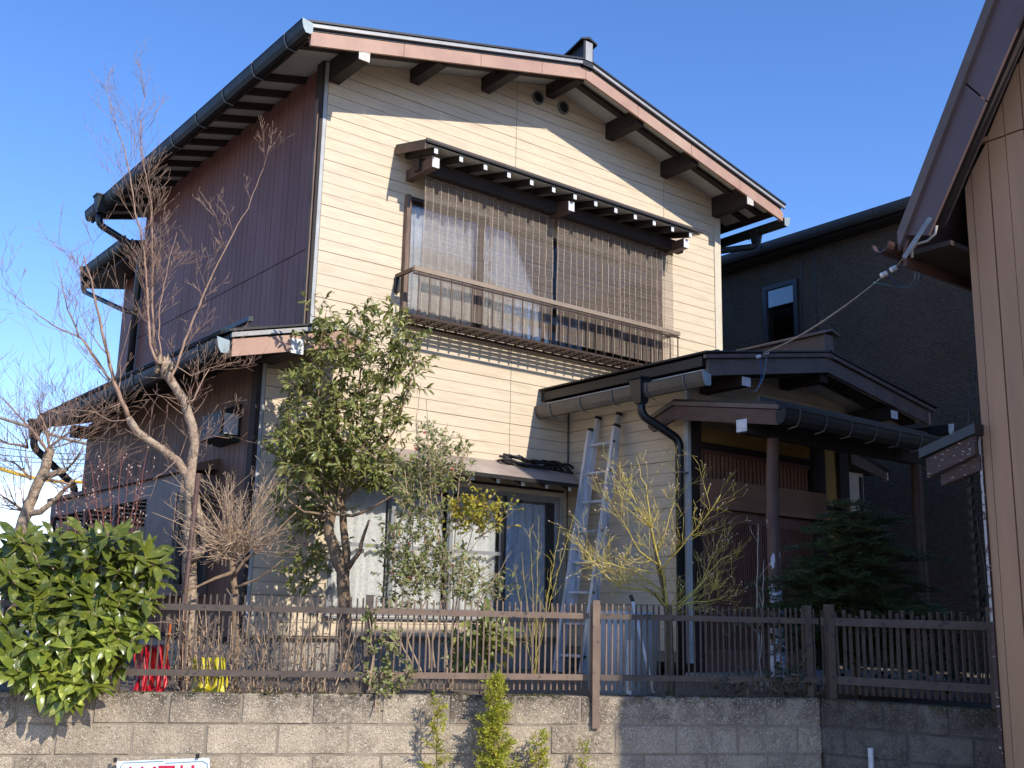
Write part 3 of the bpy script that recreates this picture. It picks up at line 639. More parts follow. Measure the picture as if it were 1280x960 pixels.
# ---- lean-to on the left with its own roof
def zl(x): return 3.975+.25*(x-.05)                   # roof underside at the gable end, rising to the house
lwall = MB().box((-.455, .10, 1.3), (-.36, 4.93, 3.80)).build('lean_to_wall', M['purple_back'], house)
ribs(lwall, (-.456, .10, 0), (0, 1, 0), (-1, 0, 0), 0, 4.83, 1.36, 3.80, .112, M['lowpurple'])
part('lean_to_wall', M['lowpurple'], house, (-.45, 4.93, 1.3), (0, 5.0, 3.8))
lr = MB().ext([(-1.0, -.52, zl(-1.0)+.05), (.0, -.52, zl(0)+.05), (.0, -.52, zl(0)+.10), (-1.0, -.52, zl(-1.0)+.10)], (0, 5.62, 0)).build('lean_to_roof', M['metal_dark'], house)
MB().ext([(.0, -.52, zl(0)+.05), (.28, -.52, zl(0)-.02), (.28, -.52, zl(0)+.03), (.0, -.52, zl(0)+.10)], (0, .50, 0)).build('roof_return', M['metal_dark'], lr)
MB().ext([(-.98, -.50, zl(-.98)), (-.004, -.50, zl(0)), (-.004, -.50, zl(0)+.02), (-.98, -.50, zl(-.98)+.02)], (0, 5.55, 0)).build('soffit', M['soffit'], lr)
def zlb(x): return zl(x)-.10 if x <= .05 else zl(.05)-.10-.3*(x-.05)
barge(lr, [-.985, .02], zlb, -.55, .145, M['barge'])
barge(lr, [.022, .30], zlb, -.55, .145, M['barge'])
MB().ext([(-1.0, -.575, zl(-1.0)+.062), (.03, -.575, zl(.03)+.062), (.03, -.575, zl(.03)+.10), (-1.0, -.575, zl(-1.0)+.10)], (0, .03, 0)).build('drip_edge', M['metal_edge'], lr)
MB().ext([(.032, -.575, zl(.03)+.062), (.30, -.575, zl(.03)-.018), (.30, -.575, zl(.03)+.02), (.032, -.575, zl(.03)+.10)], (0, .03, 0)).build('drip_edge', M['metal_edge'], lr)
MB().ext([(-1.03, -.59, zl(-1.03)+.112), (.0, -.59, zl(0)+.112), (.0, -.59, zl(0)+.13), (-1.03, -.59, zl(-1.03)+.13)], (0, 5.7, 0)).build('roof_sheet', M['metal_dark'], lr)
y = -.45
while y < 5.0:                                       # stepped tile edge seen along the eave
    MB().ext([(-1.05, y, zl(-1.05)+.115), (-.72, y, zl(-.72)+.135), (-.72, y, zl(-.72)+.175), (-1.05, y, zl(-1.05)+.15)], (0, .235, .0)).build('roof_tile', M['tile_dark'], lr); y += .25
y = .2
while y < 4.9:
    MB().ext([(-.95, y, zl(-.95)-.055), (-.46, y, zl(-.46)-.055), (-.46, y, zl(-.46)-.001), (-.95, y, zl(-.95)-.001)], (0, .05, 0)).build('rafter', M['wood'], lr); y += .40
pu = MB().box((-.52, -.54, 3.735), (-.36, -.015, 3.86)).build('purlin', M['wood'], lr)
MB().box((-.46, -.56, 3.735), (-.345, -.551, 3.865)).build('painted_end', M['white'], pu)
part('purlin', M['wood'], lr, (-.66, 4.86, 3.62), (-.46, 5.02, 3.76))
part('snow_guard', M['bar_dark'], lr, (-.80, -.42, zl(-.8)+.22), (-.76, 5.0, zl(-.8)+.26))
gutter(house, (-1.02, -.58, 3.735), (-1.02, 5.02, 3.735), (-1, 0, 0), M['gutter'], M['gutter_cap'], nb=7)
dp = MB().tube(smoothpath([(-1.08, 4.95, 3.62), (-1.08, 4.95, 3.45), (-.55, 4.95, 3.02), (-.55, 4.95, 1.2)]), .045, 10).build('downpipe', M['pipe'], house, smooth=True)
hopper(dp, (-1.08, 4.95, 3.78), M['gutter'])
# vent hood on the lean-to
mb = MB(); mb.ext([(-.472, .34, 3.06), (-.66, .34, 3.10), (-.66, .34, 3.33), (-.472, .34, 3.42)], (0, .44, 0))
vh = mb.build('vent_hood', M['black'], house)
part('hood_face', M['trim_grey'], vh, (-.63, .326, 3.125), (-.50, .339, 3.31))
# projecting bay window on the lean-to
bay = MB().ext([(-.472, .75, 2.86), (-.84, .75, 2.80), (-.84, .75, 2.845), (-.472, .75, 2.96)], (0, 4.25, 0)).build('bay_window', M['lowpurple'], house)
part('bay_head', M['barge_dark'], bay, (-.80, .80, 2.62), (-.474, 4.95, 2.80))
part('bay_sill', M['barge_dark'], bay, (-.80, .80, 1.70), (-.474, 4.95, 1.80))
part('bay_post', M['alu_dark'], bay, (-.80, .80, 1.80), (-.74, .86, 2.62))
for yy in (1.62, 2.6, 3.6, 4.9): part('bay_post', M['alu_dark'], bay, (-.80, yy-.03, 1.80), (-.74, yy+.03, 2.62))
for a, b in ((1.65, 2.57), (2.63, 3.57), (3.63, 4.87)):
    part('pane', M['glass'], bay, (-.772, a, 1.80), (-.768, b, 2.62))
part('shutter_box', M['barge_dark'], bay, (-.815, .86, 1.80), (-.76, 1.56, 2.62))
part('room_back', M['room'], house, (-.50, .85, 1.78), (-.474, 4.9, 2.62))
for i, (a, b) in enumerate(((1.68, 2.5), (2.75, 3.5))):
    rnd = random.Random(i); n = 40; vs = []; fs = []
    for r in range(2):
        for k in range(n): yy = a+(b-a)*k/(n-1); vs.append((-.70+.012*math.sin(yy*55), yy, 2.6-r*.8))
    for k in range(n-1): fs.append((k, k+1, n+k+1, n+k))
    tag(MB().add(vs, fs).build('lace_curtain', M['lace'], smooth=True), ('pale net curtain in the bay window beside the shutter box', 'pale net curtain in the bay window beside the downpipe')[i], 'curtain', 'bay window net curtains')

# ---- entrance block
EX, EYF, ERX = 3.13, -1.75, 5.65
XE_, SE = 4.57, .172
def ze(x): return 4.10-SE*abs(x-XE_)                  # soffit
ew = MB().box((3.145, -1.74, 1.2), (3.22, -.0, 3.85)).build('entrance_side_wall', M['siding_back'], house)
siding(ew, (3.144, 0, 0), (0, -1, 0), (-1, 0, 0), .016, 1.715, 1.30, 3.85, [])
part('corner_trim', M['trim_white'], ew, (3.118, -1.765, 1.2), (3.16, -1.715, 3.85))
part('inner_corner_bead', M['bracket'], ew, (3.112, -.030, 3.03), (3.128, -.0165, 3.80))
eg = MB().ext([(3.16, -1.745, 3.42), (ERX, -1.745, 3.42), (ERX, -1.745, ze(ERX)), (XE_, -1.745, ze(XE_)), (3.16, -1.745, ze(3.16))], (0, .05, 0)).build('entrance_gable', M['siding_back'], house)
siding(eg, (0, -1.746, 0), (1, 0, 0), (0, -1, 0), 3.165, ERX, 3.5, 4.2, [], (), [lambda p: 4.10-SE*(XE_-p[0])-.004-p[1], lambda p: 4.10-SE*(p[0]-XE_)-.004-p[1]])
er_mb = MB()
for (xa, xb) in ((2.74, XE_), (XE_, 6.40)):
    er_mb.ext([(xa, -2.30, ze(xa)+.05), (xb, -2.30, ze(xb)+.05), (xb, -2.30, ze(xb)+.14), (xa, -2.30, ze(xa)+.14)], (0, 2.284, 0))
er = er_mb.build('entrance_roof', M['metal_dark'], house)
mb = MB()
for (xa, xb) in ((2.76, XE_), (XE_, 6.38)): mb.ext([(xa, -2.29, ze(xa)), (xb, -2.29, ze(xb)), (xb, -2.29, ze(xb)+.02), (xa, -2.29, ze(xa)+.02)], (0, 2.27, 0))
mb.build('soffit', M['soffit'], er)
def zeb(x): return 4.055-SE*abs(x-XE_)
barge(er, [2.78, 3.72, XE_], zeb, -2.335, .15, M['barge_dark'])
barge(er, [XE_, 5.4, 6.36], zeb, -2.335, .15, M['barge_dark'])
part('barge_board', M['barge'], er, (6.36, -2.335, zeb(6.36)), (6.40, -2.27, zeb(6.36)+.13))
for (xa, xb) in ((2.72, XE_), (XE_, 6.46)):
    MB().ext([(xa, -2.365, zeb(xa)+.158), (xb, -2.365, zeb(xb)+.158), (xb, -2.365, zeb(xb)+.195), (xa, -2.365, zeb(xa)+.195)], (0, .03, 0)).build('drip_edge', M['barge_dark'], er)
    MB().ext([(xa-.02, -2.38, zeb(xa)+.205), (xb+.02, -2.38, zeb(xb)+.205), (xb+.02, -2.38, zeb(xb)+.222), (xa-.02, -2.38, zeb(xa)+.222)], (0, 2.36, 0)).build('roof_sheet', M['metal_dark'], er)
for x in (3.34, 5.745):
    pu = MB().box((x-.055, -2.30, 3.735), (x+.055, -1.77, min(ze(x)-.002, 3.87))).build('purlin', M['wood'], er)
    MB().box((x-.057, -2.31, 3.735), (x+.057, -2.3005, 3.82)).build('painted_end', M['white'], pu)
pu = part('purlin', M['wood'], er, (XE_-.06, -2.28, 3.96), (XE_+.06, -1.765, 4.07))
for (xa, xb) in ((2.8, XE_), (XE_, 6.3)):
    MB().ext([(xa, -2.2, ze(xa)-.045), (xb, -2.2, ze(xb)-.045), (xb, -2.2, ze(xb)-.001), (xa, -2.2, ze(xa)-.001)], (0, .16, 0)).build('batten', M['wood'], er)
rc = MB().ext([(XE_-.075, -2.36, 4.20), (XE_+.075, -2.36, 4.20), (XE_+.07, -2.36, 4.44), (XE_-.07, -2.36, 4.44)], (0, 2.3, 0)).build('ridge_cap', M['barge_dark'], er)
MB().ext([(XE_-.12, -2.40, 4.435), (XE_, -2.40, 4.475), (XE_+.12, -2.40, 4.435), (XE_+.12, -2.40, 4.455), (XE_, -2.40, 4.50), (XE_-.12, -2.40, 4.455)], (0, 2.36, 0)).build('ridge_cover', M['barge_dark'], rc)
MB().bar((2.93, -2.33, 4.0), (2.93, -.02, 4.0), .035, .03).build('snow_guard', M['gutter_b'], er)
for k in range(5): MB().bar((2.93, -2.2+k*.52, 3.93), (2.93, -2.2+k*.52, 4.02), .03, .05).build('guard_clip', M['bracket'], er)
eg2 = gutter(house, (2.755, -2.385, 3.745), (2.755, -.02, 3.745), (-1, 0, 0), M['gutter_b'], M['gutter_cap'], nb=5)
gutter(house, (6.43, -2.52, 3.735), (6.43, -.05, 3.735), (1, 0, 0), M['gutter'], M['white'], nb=4)
dp = MB().tube(smoothpath([(2.70, -1.56, 3.62), (2.70, -1.56, 3.48), (3.05, -1.72, 3.26), (3.05, -1.72, 1.06)]), .042, 14).build('downpipe', M['pipe'], house, smooth=True)
hopper(dp, (2.695, -1.56, 3.835), M['pipe'], 1.05)
part('pipe_strap', M['bracket'], dp, (3.0, -1.768, 2.94), (3.12, -1.675, 2.955))
# front with posts, lattice transom, board, sliding lattice doors
fr = MB().box((3.17, -1.70, 1.2), (ERX, -1.64, 3.5)).build('entrance_front', M['wood'], house)
part('post', M['wood'], fr, (3.165, -1.77, 1.1), (3.30, -1.70, 3.52))
part('post', M['wood'], fr, (5.05, -1.77, 1.1), (5.24, -1.70, 3.5))
part('post', M['wood'], fr, (5.50, -1.77, 1.1), (5.66, -1.70, 3.5))
part('plaster_panel', M['ochre'], fr, (3.30, -1.725, 3.27), (5.05, -1.70, 3.50))
part('plaster_panel', M['ochre'], fr, (5.24, -1.725, 2.82), (5.50, -1.70, 3.48))
part('plaster_panel', M['ochre'], fr, (5.24, -1.725, 1.2), (5.50, -1.70, 2.76))
part('lintel', M['wood'], fr, (3.30, -1.765, 3.205), (5.05, -1.70, 3.27))
part('lintel', M['door'], fr, (3.30, -1.755, 3.165), (5.0, -1.71, 3.203))
part('transom_back', M['black'], fr, (3.30, -1.712, 2.90), (5.04, -1.702, 3.165))
for i in range(28):
    x = 3.34+i*.0595
    if x > 4.99: break
    part('lattice_slat', M['panelwood'], fr, (x-.011, -1.745, 2.90), (x+.011, -1.722, 3.164))
part('broad_board', M['panelwood'], fr, (3.27, -1.83, 2.635), (5.16, -1.772, 2.915))
for (a, b, yy) in ((3.31, 4.14, -1.745), (4.16, 5.03, -1.725)):
    dmb = MB().box((a, yy-.01, 1.12), (a+.05, yy+.02, 2.63)).box((b-.05, yy-.01, 1.12), (b, yy+.02, 2.63)).box((a+.05, yy-.01, 2.52), (b-.05, yy+.02, 2.63)).box((a+.05, yy-.01, 1.12), (b-.05, yy+.02, 1.32))
    d_ = dmb.build('sliding_door', M['door'], fr)
    part('door_glass', M['black'], d_, (a+.05, yy+.008, 1.32), (b-.05, yy+.018, 2.52))
    sm = MB(); x = a+.065
    while x < b-.06: sm.box((x, yy-.006, 1.32), (x+.015, yy+.006, 2.52)); x += .031
    sm.build('door_lattice', M['door'], d_, kind='stuff')
# porch roof on log posts
def zp(y): return 3.555+.165*(y+1.78) if y < -1.78 else 3.555-.36*(y+1.78)
po = MB().ext([(2.92, -2.97, zp(-2.97)+.03), (2.92, -1.78, zp(-1.78)+.03), (2.92, -1.78, zp(-1.78)+.075), (2.92, -2.97, zp(-2.97)+.075)], (2.62, 0, 0)).build('porch_roof', M['metal_dark'], house)
MB().ext([(2.92, -1.78, zp(-1.78)+.03), (2.92, -1.46, zp(-1.46)+.03), (2.92, -1.46, zp(-1.46)+.075), (2.92, -1.78, zp(-1.78)+.075)], (.19, 0, 0)).build('roof_return', M['metal_dark'], po)
MB().ext([(2.90, -3.0, zp(-3)-.125), (2.90, -1.80, zp(-1.8)-.125), (2.90, -1.80, zp(-1.8)+.005), (2.90, -3.0, zp(-3)+.005)], (.03, 0, 0)).build('barge_board', M['wood_mid'], po)
MB().ext([(2.90, -1.798, zp(-1.798)-.125), (2.90, -1.52, zp(-1.52)-.12), (2.90, -1.45, zp(-1.45)-.04), (2.90, -1.45, zp(-1.45)+.0), (2.90, -1.798, zp(-1.798)+.005)], (.03, 0, 0)).build('barge_board', M['wood_mid'], po)
MB().ext([(2.885, -3.02, zp(-3.02)+.012), (2.885, -1.78, zp(-1.78)+.012), (2.885, -1.78, zp(-1.78)+.05), (2.885, -3.02, zp(-3.02)+.05)], (.03, 0, 0)).build('drip_edge', M['barge_dark'], po)
MB().ext([(2.885, -1.778, zp(-1.778)+.012), (2.885, -1.44, zp(-1.44)+.012), (2.885, -1.44, zp(-1.44)+.05), (2.885, -1.778, zp(-1.778)+.05)], (.03, 0, 0)).build('drip_edge', M['barge_dark'], po)
MB().ext([(2.95, -2.95, zp(-2.95)+.005), (2.95, -1.78, zp(-1.78)+.005), (2.95, -1.78, zp(-1.78)+.02), (2.95, -2.95, zp(-2.95)+.02)], (2.57, 0, 0)).build('soffit', M['wood'], po)
part('porch_beam', M['wood'], po, (2.90, -2.66, 3.20), (5.75, -2.56, 3.33))
MB().box((2.893, -2.668, 3.215), (2.899, -2.552, 3.325)).build('painted_end', M['white'], po)
for x in (3.1, 3.5, 3.9, 4.3, 4.7, 5.1, 5.45): MB().bar((x, -2.95, zp(-2.95)-.025), (x, -1.78, zp(-1.78)-.025), .04, .05).build('rafter', M['wood'], po)
gutter(po, (2.90, -2.985, 3.345), (5.50, -2.985, 3.345), (0, -1, 0), M['gutter'], M['gutter'], nb=7, caps=(1, 1))
MB().bar((2.98, -2.74, 3.50), (5.62, -2.74, 3.50), .03, .045).build('snow_guard', M['bar_dark'], po)
for k in range(6): MB().bar((3.05+k*.5, -2.74, 3.40), (3.05+k*.5, -2.72, 3.52), .05, .04).build('guard_clip', M['bracket'], po)
def log(x, y, z0, z1, r, m, seed):
    rnd = random.Random(seed); n = 14; rows = 16; vs = []; fs = []
    for i in range(rows):
        t = i/(rows-1); z = z0+(z1-z0)*t; rr = r*(1.12-.22*t)*(1+rnd.uniform(-.03, .03)); ox = rnd.uniform(-.006, .006)+.01*math.sin(t*7); oy = rnd.uniform(-.006, .006)
        for j in range(n): a = 2*math.pi*j/n; k = rr*(1+.05*math.sin(3*a+t*4)); vs.append((x+ox+k*math.cos(a), y+oy+k*math.sin(a), z))
    for i in range(rows-1):
        for j in range(n): fs.append((i*n+j, i*n+(j+1) % n, (i+1)*n+(j+1) % n, (i+1)*n+j))
    return MB().add(vs, fs)
def flaky(name):
    m = M['peelpost'].copy(); m.name = name; t = m.node_tree; N = t.nodes; K = t.links.new; bs = N['Principled BSDF']
    src = bs.inputs['Base Color'].links[0].from_socket
    g = N.new('ShaderNodeNewGeometry'); mp = N.new('ShaderNodeMapping'); mp.inputs['Scale'].default_value = (1, 1, .35); K(g.outputs['Position'], mp.inputs[0])
    n = N.new('ShaderNodeTexNoise'); n.inputs['Scale'].default_value = 15; n.inputs['Detail'].default_value = 5; K(mp.outputs[0], n.inputs[0])
    s = N.new('ShaderNodeSeparateXYZ'); K(g.outputs['Position'], s.inputs[0])
    r = N.new('ShaderNodeMapRange'); r.inputs[1].default_value = 1.3; r.inputs[2].default_value = 2.75; r.inputs[3].default_value = .14; r.inputs[4].default_value = -.19; K(s.outputs[2], r.inputs[0])
    ad = N.new('ShaderNodeMath'); ad.operation = 'ADD'; K(n.outputs[0], ad.inputs[0]); K(r.outputs[0], ad.inputs[1])
    q = N.new('ShaderNodeMapRange'); q.inputs[1].default_value = .555; q.inputs[2].default_value = .57; K(ad.outputs[0], q.inputs[0])
    mx = N.new('ShaderNodeMixRGB'); mx.inputs[2].default_value = (.66, .67, .70, 1); K(q.outputs[0], mx.inputs[0]); K(src, mx.inputs[1]); K(mx.outputs[0], bs.inputs['Base Color'])
    return m
M['flaky'] = flaky('log_post_with_flaking_paint')
log(3.30, -2.61, 1.05, 3.20, .058, M['flaky'], 4).build('porch_post', M['flaky'], po, smooth=True)['label'] = 'log post with white flaking paint'
log(5.60, -2.61, 1.05, 3.20, .062, M['wood_mid'], 5).build('porch_post', M['wood_mid'], po, smooth=True)
part('porch_step', M['concrete'], house, (3.05, -2.75, 1.02), (5.75, -1.72, 1.12))
# small box window on the far side of the entrance
bw = MB().box((5.665, -1.70, 2.2), (6.02, -1.15, 3.22)).build('box_window', M['trim'], house)
part('box_frame', M['alu_dark'], bw, (5.94, -1.715, 2.25), (5.99, -1.701, 3.18))
part('box_frame', M['alu_dark'], bw, (5.67, -1.715, 2.25), (5.73, -1.701, 3.18))
MB().ext([(5.66, -1.80, 3.44), (6.40, -1.80, 3.25), (6.40, -1.80, 3.29), (5.66, -1.80, 3.49)], (0, .75, 0)).build('box_window_roof', M['metal_dark'], bw)
MB().ext([(5.68, -1.795, 3.30), (6.34, -1.795, 3.17), (6.34, -1.795, 3.262), (5.68, -1.795, 3.432)], (0, .03, 0)).build('barge_board', M['barge_dark'], bw)
part('barge_board', M['trim'], bw, (6.34, -1.795, 3.17), (6.365, -1.74, 3.26))
# rear mass of the house so that no light leaks through
part('floor_slab', M['room'], house, (.1, .12, 3.2), (5.5, 4.8, 3.3))

# ---- things resting on the house
mb = MB(); rnd = random.Random(8)
for k in range(9):
    pts = []
    for i in range(14):
        t = i/13; x = 2.15+t*.95; pts.append((x, -.10-.05*math.sin(t*3+k)+rnd.uniform(-.02, .02), 3.125-.02+.02*math.sin(t*9+k)+rnd.uniform(0, .03)+(.045 if k > 4 else 0)-.05*max(0, t-.8)*4))
    mb.tube(pts, .012, 5)
mb.tube([(3.02, -.12, 3.08), (3.09, -.06, 3.16), (3.107, -.05, 3.3), (3.107, -.045, 3.75)], .005, 5)
tag(mb.build('cable_bundle', M['black']), 'black cable bundle lying on the canopy over the ground-floor window', 'cable')
lad = empty('ladder', (2.62, -.69, 1.06), 'aluminium extension ladder leaning on the entrance side wall', 'ladder')
def lp(t, y): return V((2.60+(3.05-2.60)*t, y, 1.07+(3.62-1.07)*t))
for y0 in (-.50, -.885):
    MB().bar(lp(0, y0), lp(.945, y0), .036, .10, up=(-1, 0, .2)).build('stile', M['ladder'], lad)
    MB().bar(lp(.945, y0), lp(.957, y0), .034, .078, up=(-1, 0, .2)).build('stile_cap', M['black'], lad)
for y0 in (-.535, -.85):
    q = V((.06, 0, -.01)); MB().bar(lp(.25, y0)+q, lp(1.0, y0)+q*.6, .03, .06, up=(-1, 0, .2)).build('stile', M['ladder'], lad)
    MB().bar(lp(1.0, y0)+q*.6, lp(1.012, y0)+q*.6, .034, .066, up=(-1, 0, .2)).build('stile_cap', M['black'], lad)
for k in range(8):
    t = .06+k*.118
    if t > .94: break
    MB().tube([lp(t, -.505), lp(t, -.88)], .017, 10).build('rung', M['ladder'], lad)
    part('rung_clip', M['black'], lad, lp(t, -.902)+V((-.045, -.003, -.012)), lp(t, -.902)+V((-.015, .003, .012)))

# ---------------------------------------------------------------- dark neighbour house
dk = empty('charcoal_house', (9.5, 3, 0), 'charcoal wave-sided house with slim window behind the entrance', 'house')
part('wall', M['darkhouse'], dk, (8.0, -5.2, 0), (13, 13, 6.95))
zt = hit(1000, 292, 0, 7.72).z
MB().ext([(7.72, -5.6, zt-.10), (13, -5.6, zt+1.6), (13, -5.6, zt+1.75), (7.72, -5.6, zt)], (0, 19, 0)).build('roof', M['alu_dark'], dk)
part('soffit', M['alu_dark'], dk, (7.75, -5.5, zt-.16), (8.0, 13.2, zt-.101))
gutter(dk, (7.715, -5.6, zt-.03), (7.715, 13, zt-.03), (-1, 0, 0), M['alu_dark'], M['alu_dark'], nb=10, bm='alu_dark')
part('drip_edge', M['bar_dark'], dk, (7.70, -5.6, zt+.002), (7.73, 13.3, zt+.016))
w1, w2 = hit(955, 358, 0, 8), hit(998, 348, 0, 8); wz = hit(958, 452, 0, 8).z-.25
dw = MB().box((7.95, w2.y, wz), (8.0, w2.y+.07, 6.46)).box((7.95, w1.y-.07, wz), (8.0, w1.y, 6.46)).box((7.95, w2.y+.07, 6.39), (8.0, w1.y-.07, 6.46)).box((7.95, w2.y+.07, wz), (8.0, w1.y-.07, wz+.07)).build('window', M['alu_dark'], dk)
part('pane', M['glass_dark'], dw, (7.975, w2.y+.07, wz+.07), (7.98, w1.y-.07, 6.39))
part('blind_edge', M['trim'], dw, (7.985, w1.y-.16, wz+.07), (7.995, w1.y-.075, 6.39))
part('window_backing', M['black'], dw, (7.9955, w2.y+.07, wz+.07), (7.999, w1.y-.07, 6.39))
for yy in (w2.y-.06, w2.y-.30, -3.6): part('wall_joint', M['bar_dark'], dk, (7.994, yy, 3.0), (7.9995, yy+.018, 6.9))

# ---------------------------------------------------------------- brown neighbour house
BX, BY = 1.5, -5.556
bh = empty('brown_house', (4.2, -8, 0), 'brown metal-sided house with steep plum fascia at the wall end', 'house')
def bt(y): return 3.85+1.88*(-5.353-y)
XK = 1.28
def lin(p, q, y): return p.z+(q.z-p.z)*(y-p.y)/(q.y-p.y)
k0, k1, k2, k3 = hit(1125, 295, 0, XK), hit(1238, 0, 0, XK), hit(1160, 295, 0, XK), hit(1278, 20, 0, XK)
yb1, yb2 = -6.15, -6.26
prof = [(k0.y, k0.z), (yb1, lin(k0, k1, yb1)), (-6.93, lin(k0, k1, yb1)+.25)]
pb = [(k2.y, k2.z), (yb2, lin(k2, k3, yb2)), (-6.93, lin(k2, k3, yb2)+.22)]
def btop(y):                                          # wall top, tucked behind the fascia
    return lin(k2, k3, y)+.10 if y > yb2 else lin(k2, k3, yb2)+.10+.3*(yb2-y)
wallp = [(BX, BY, 0), (BX, -6.9, 0), (BX, -6.9, btop(-6.9)-.02), (BX, -6.26, btop(-6.26)-.02), (BX, BY, btop(BY)-.02)]
bwall = MB().ext([V(q)+V((.03, 0, 0)) for q in wallp], (5.5, 0, 0)).build('wall', M['brown_fascia'], bh)
y = BY; i = 0
while y > -6.88:
    y2 = max(y-(.052 if i == 0 else .112), -6.9)
    for (lo, hi) in ((.0, 4.44), (4.45, 9)):
        pts = [(y-.003, lo), (y2+.003, lo), (y2+.003, min(hi, btop(y2))), (y-.003, min(hi, btop(y)))]
        if pts[2][1] <= lo and pts[3][1] <= lo: continue
        pts = [(a, max(lo, b)) for a, b in pts]
        MB().ext([(BX+.029, a, b) for a, b in pts], (-.029-(.006 if i % 2 else 0), 0, 0)).build('siding_panel', M['brown'], bwall)
    y = y2; i += 1
part('corner_trim', M['peel'], bwall, (BX-.012, BY+.001, 0), (BX+.10, BY+.02, 2.70))
MB().box((BX-.0155, BY+.003, 1.62), (BX-.0125, BY+.017, 2.66)).build('corner_trim', M['paintflake'], bwall)
br_mb = MB()
for (a, b) in zip(prof[:-1], prof[1:]):
    br_mb.ext([(XK+.023, a[0]-.0, a[1]-.10), (XK+.023, b[0], b[1]-.10), (XK+.023, b[0], b[1]), (XK+.023, a[0], a[1])], (5.9, 0, 0))
broof = br_mb.build('roof', M['brown_fascia'], bh)
for k in range(2):                                    # plum fascia boards along the rake
    a, b, c, d = prof[k], prof[k+1], pb[k+1], pb[k]
    for j in range(2):
        t0, t1 = j/2+.003, (j+1)/2-.003
        f = lambda p, q, t: (XK, p[0]+(q[0]-p[0])*t, p[1]+(q[1]-p[1])*t)
        MB().ext([f(d, c, t0), f(d, c, t1), f(a, b, t1), f(a, b, t0)], (.022, 0, 0)).build('fascia_board', M['brown_fascia'], broof)
    MB().ext([(XK-.03, a[0], a[1]-.10), (XK-.03, b[0], b[1]-.10), (XK-.03, b[0], b[1]+.02), (XK-.03, a[0], a[1]+.02)], (.029, 0, 0)).build('rake_trim', M['barge_dark'], broof)
    MB().ext([(XK+.023, d[0], d[1]+.12), (XK+.023, c[0], c[1]+.12), (XK+.023, c[0], c[1]+.15), (XK+.023, d[0], d[1]+.15)], (.19, 0, 0)).build('soffit', M['oldwood'], broof)
    MB().ext([(XK+.08, d[0], d[1]+.03), (XK+.08, c[0], c[1]+.03), (XK+.08, c[0], c[1]+.118), (XK+.08, d[0], d[1]+.118)], (.05, 0, 0)).build('batten', M['wood'], broof)
ey, ez = k0.y, k0.z
part('eave_soffit', M['wood'], broof, (XK+.03, -5.55, ez-.13), (7.0, ey-.02, ez-.10))
part('eave_board', M['wood_mid'], broof, (XK+.03, ey-.018, ez-.19), (7.0, ey+.005, ez-.04))
mb = MB(); vs = []; fs = []; n = 10
for x in (XK-.10, 7.1):
    for r in (.062, .052):
        for j in range(n): a = math.pi*(1+j/(n-1)); vs.append((x, ey+.075+r*math.cos(a), ez-.05+r*math.sin(a)))
for j in range(n-1):
    fs += [(j, j+1, 2*n+j+1, 2*n+j), (n+j, 3*n+j, 3*n+j+1, n+j+1), (j, n+j, n+j+1, j+1)]
fs += [(0, 2*n, 3*n, n), (n-1, 2*n-1, 4*n-1, 3*n-1)]
MB().add(vs, fs).build('gutter', M['brown_gut'], broof)
for x in (1.4, 1.9, 2.4): MB().tube([(x, ey, ez-.13), (x, ey+.05, ez-.12), (x, ey+.075, ez-.115), (x, ey+.14, ez-.05)], .005, 5).build('gutter_bracket', M['wood'], broof)
part('shade_annex', M['brown'], bh, (.95, -8.6, 0), (6.9, -6.905, 4.25))  # unseen box, added and sized to throw the shadow edge on the fence
part('shade_annex_roof', M['brown_fascia'], bh, (.94, -8.62, 4.251), (6.92, -6.9, 4.32))
# small pent roof on the side facing the garden
pn = MB().ext([(1.40, -5.21, 2.565), (1.40, -5.57, 2.675), (1.40, -5.57, 2.735), (1.40, -5.21, 2.620)], (3, 0, 0)).build('pent_roof', M['pipe'], bh)
MB().ext([(1.425, -5.24, 2.45), (1.425, -5.55, 2.555), (1.425, -5.55, 2.668), (1.425, -5.24, 2.562)], (.03, 0, 0)).build('rake_board', M['peel'], pn)
MB().ext([(1.47, -5.30, 2.40), (1.47, -5.55, 2.47), (1.47, -5.55, 2.56), (1.47, -5.30, 2.46)], (.05, 0, 0)).build('bracket_board', M['peel'], pn)
# unseen taller block with roof, added to keep the porch in shade
part('shade_block', M['brown'], bh, (3.32, -9.4, 3.9), (7.0, -6.25, 7.15))
MB().ext([(3.22, -6.05, 7.08), (3.22, -7.8, 8.27), (3.22, -9.6, 7.08), (3.22, -9.6, 7.2), (3.22, -7.8, 8.40), (3.22, -6.05, 7.2)], (3.88, 0, 0)).build('shade_block_roof', M['brown_fascia'], bh)
# rain chain, wire, service cable
rcn = empty('rain_chain', (1.47, -5.47, 1.06), 'dark rain chain of small cups hanging beside the brown house', 'rain chain')
a_, b_ = hit(1212, 600, 1, -5.43), hit(1224, 770, 1, -5.43)
for k in range(13):
    t = k/12; c = a_+(b_-a_)*t; mb = MB(); vs = []; fs = []
    for (r, z) in ((.008, -.03), (.017, -.012), (.024, .018)):
        for j in range(8): q = 2*math.pi*j/8; vs.append((c.x+r*math.cos(q), c.y+r*math.sin(q), c.z+z))
    for i in range(2):
        for j in range(8): fs.append((i*8+j, i*8+(j+1) % 8, (i+1)*8+(j+1) % 8, (i+1)*8+j))
    fs.append(tuple(range(8))[::-1]); mb.add(vs, fs); mb.build('chain_cup', M['black'], rcn)
MB().tube([(a_.x, a_.y, 2.47), a_, b_], .003, 4).build('chain_link', M['black'], rcn)
wp = [hit(1217, 478, 1, -5.38), hit(1211, 515, 1, -5.38), hit(1210, 540, 1, -5.36), hit(1216, 620, 1, -5.3), hit(1230, 700, 1, -5.3), hit(1236, 770, 1, -5.3)]
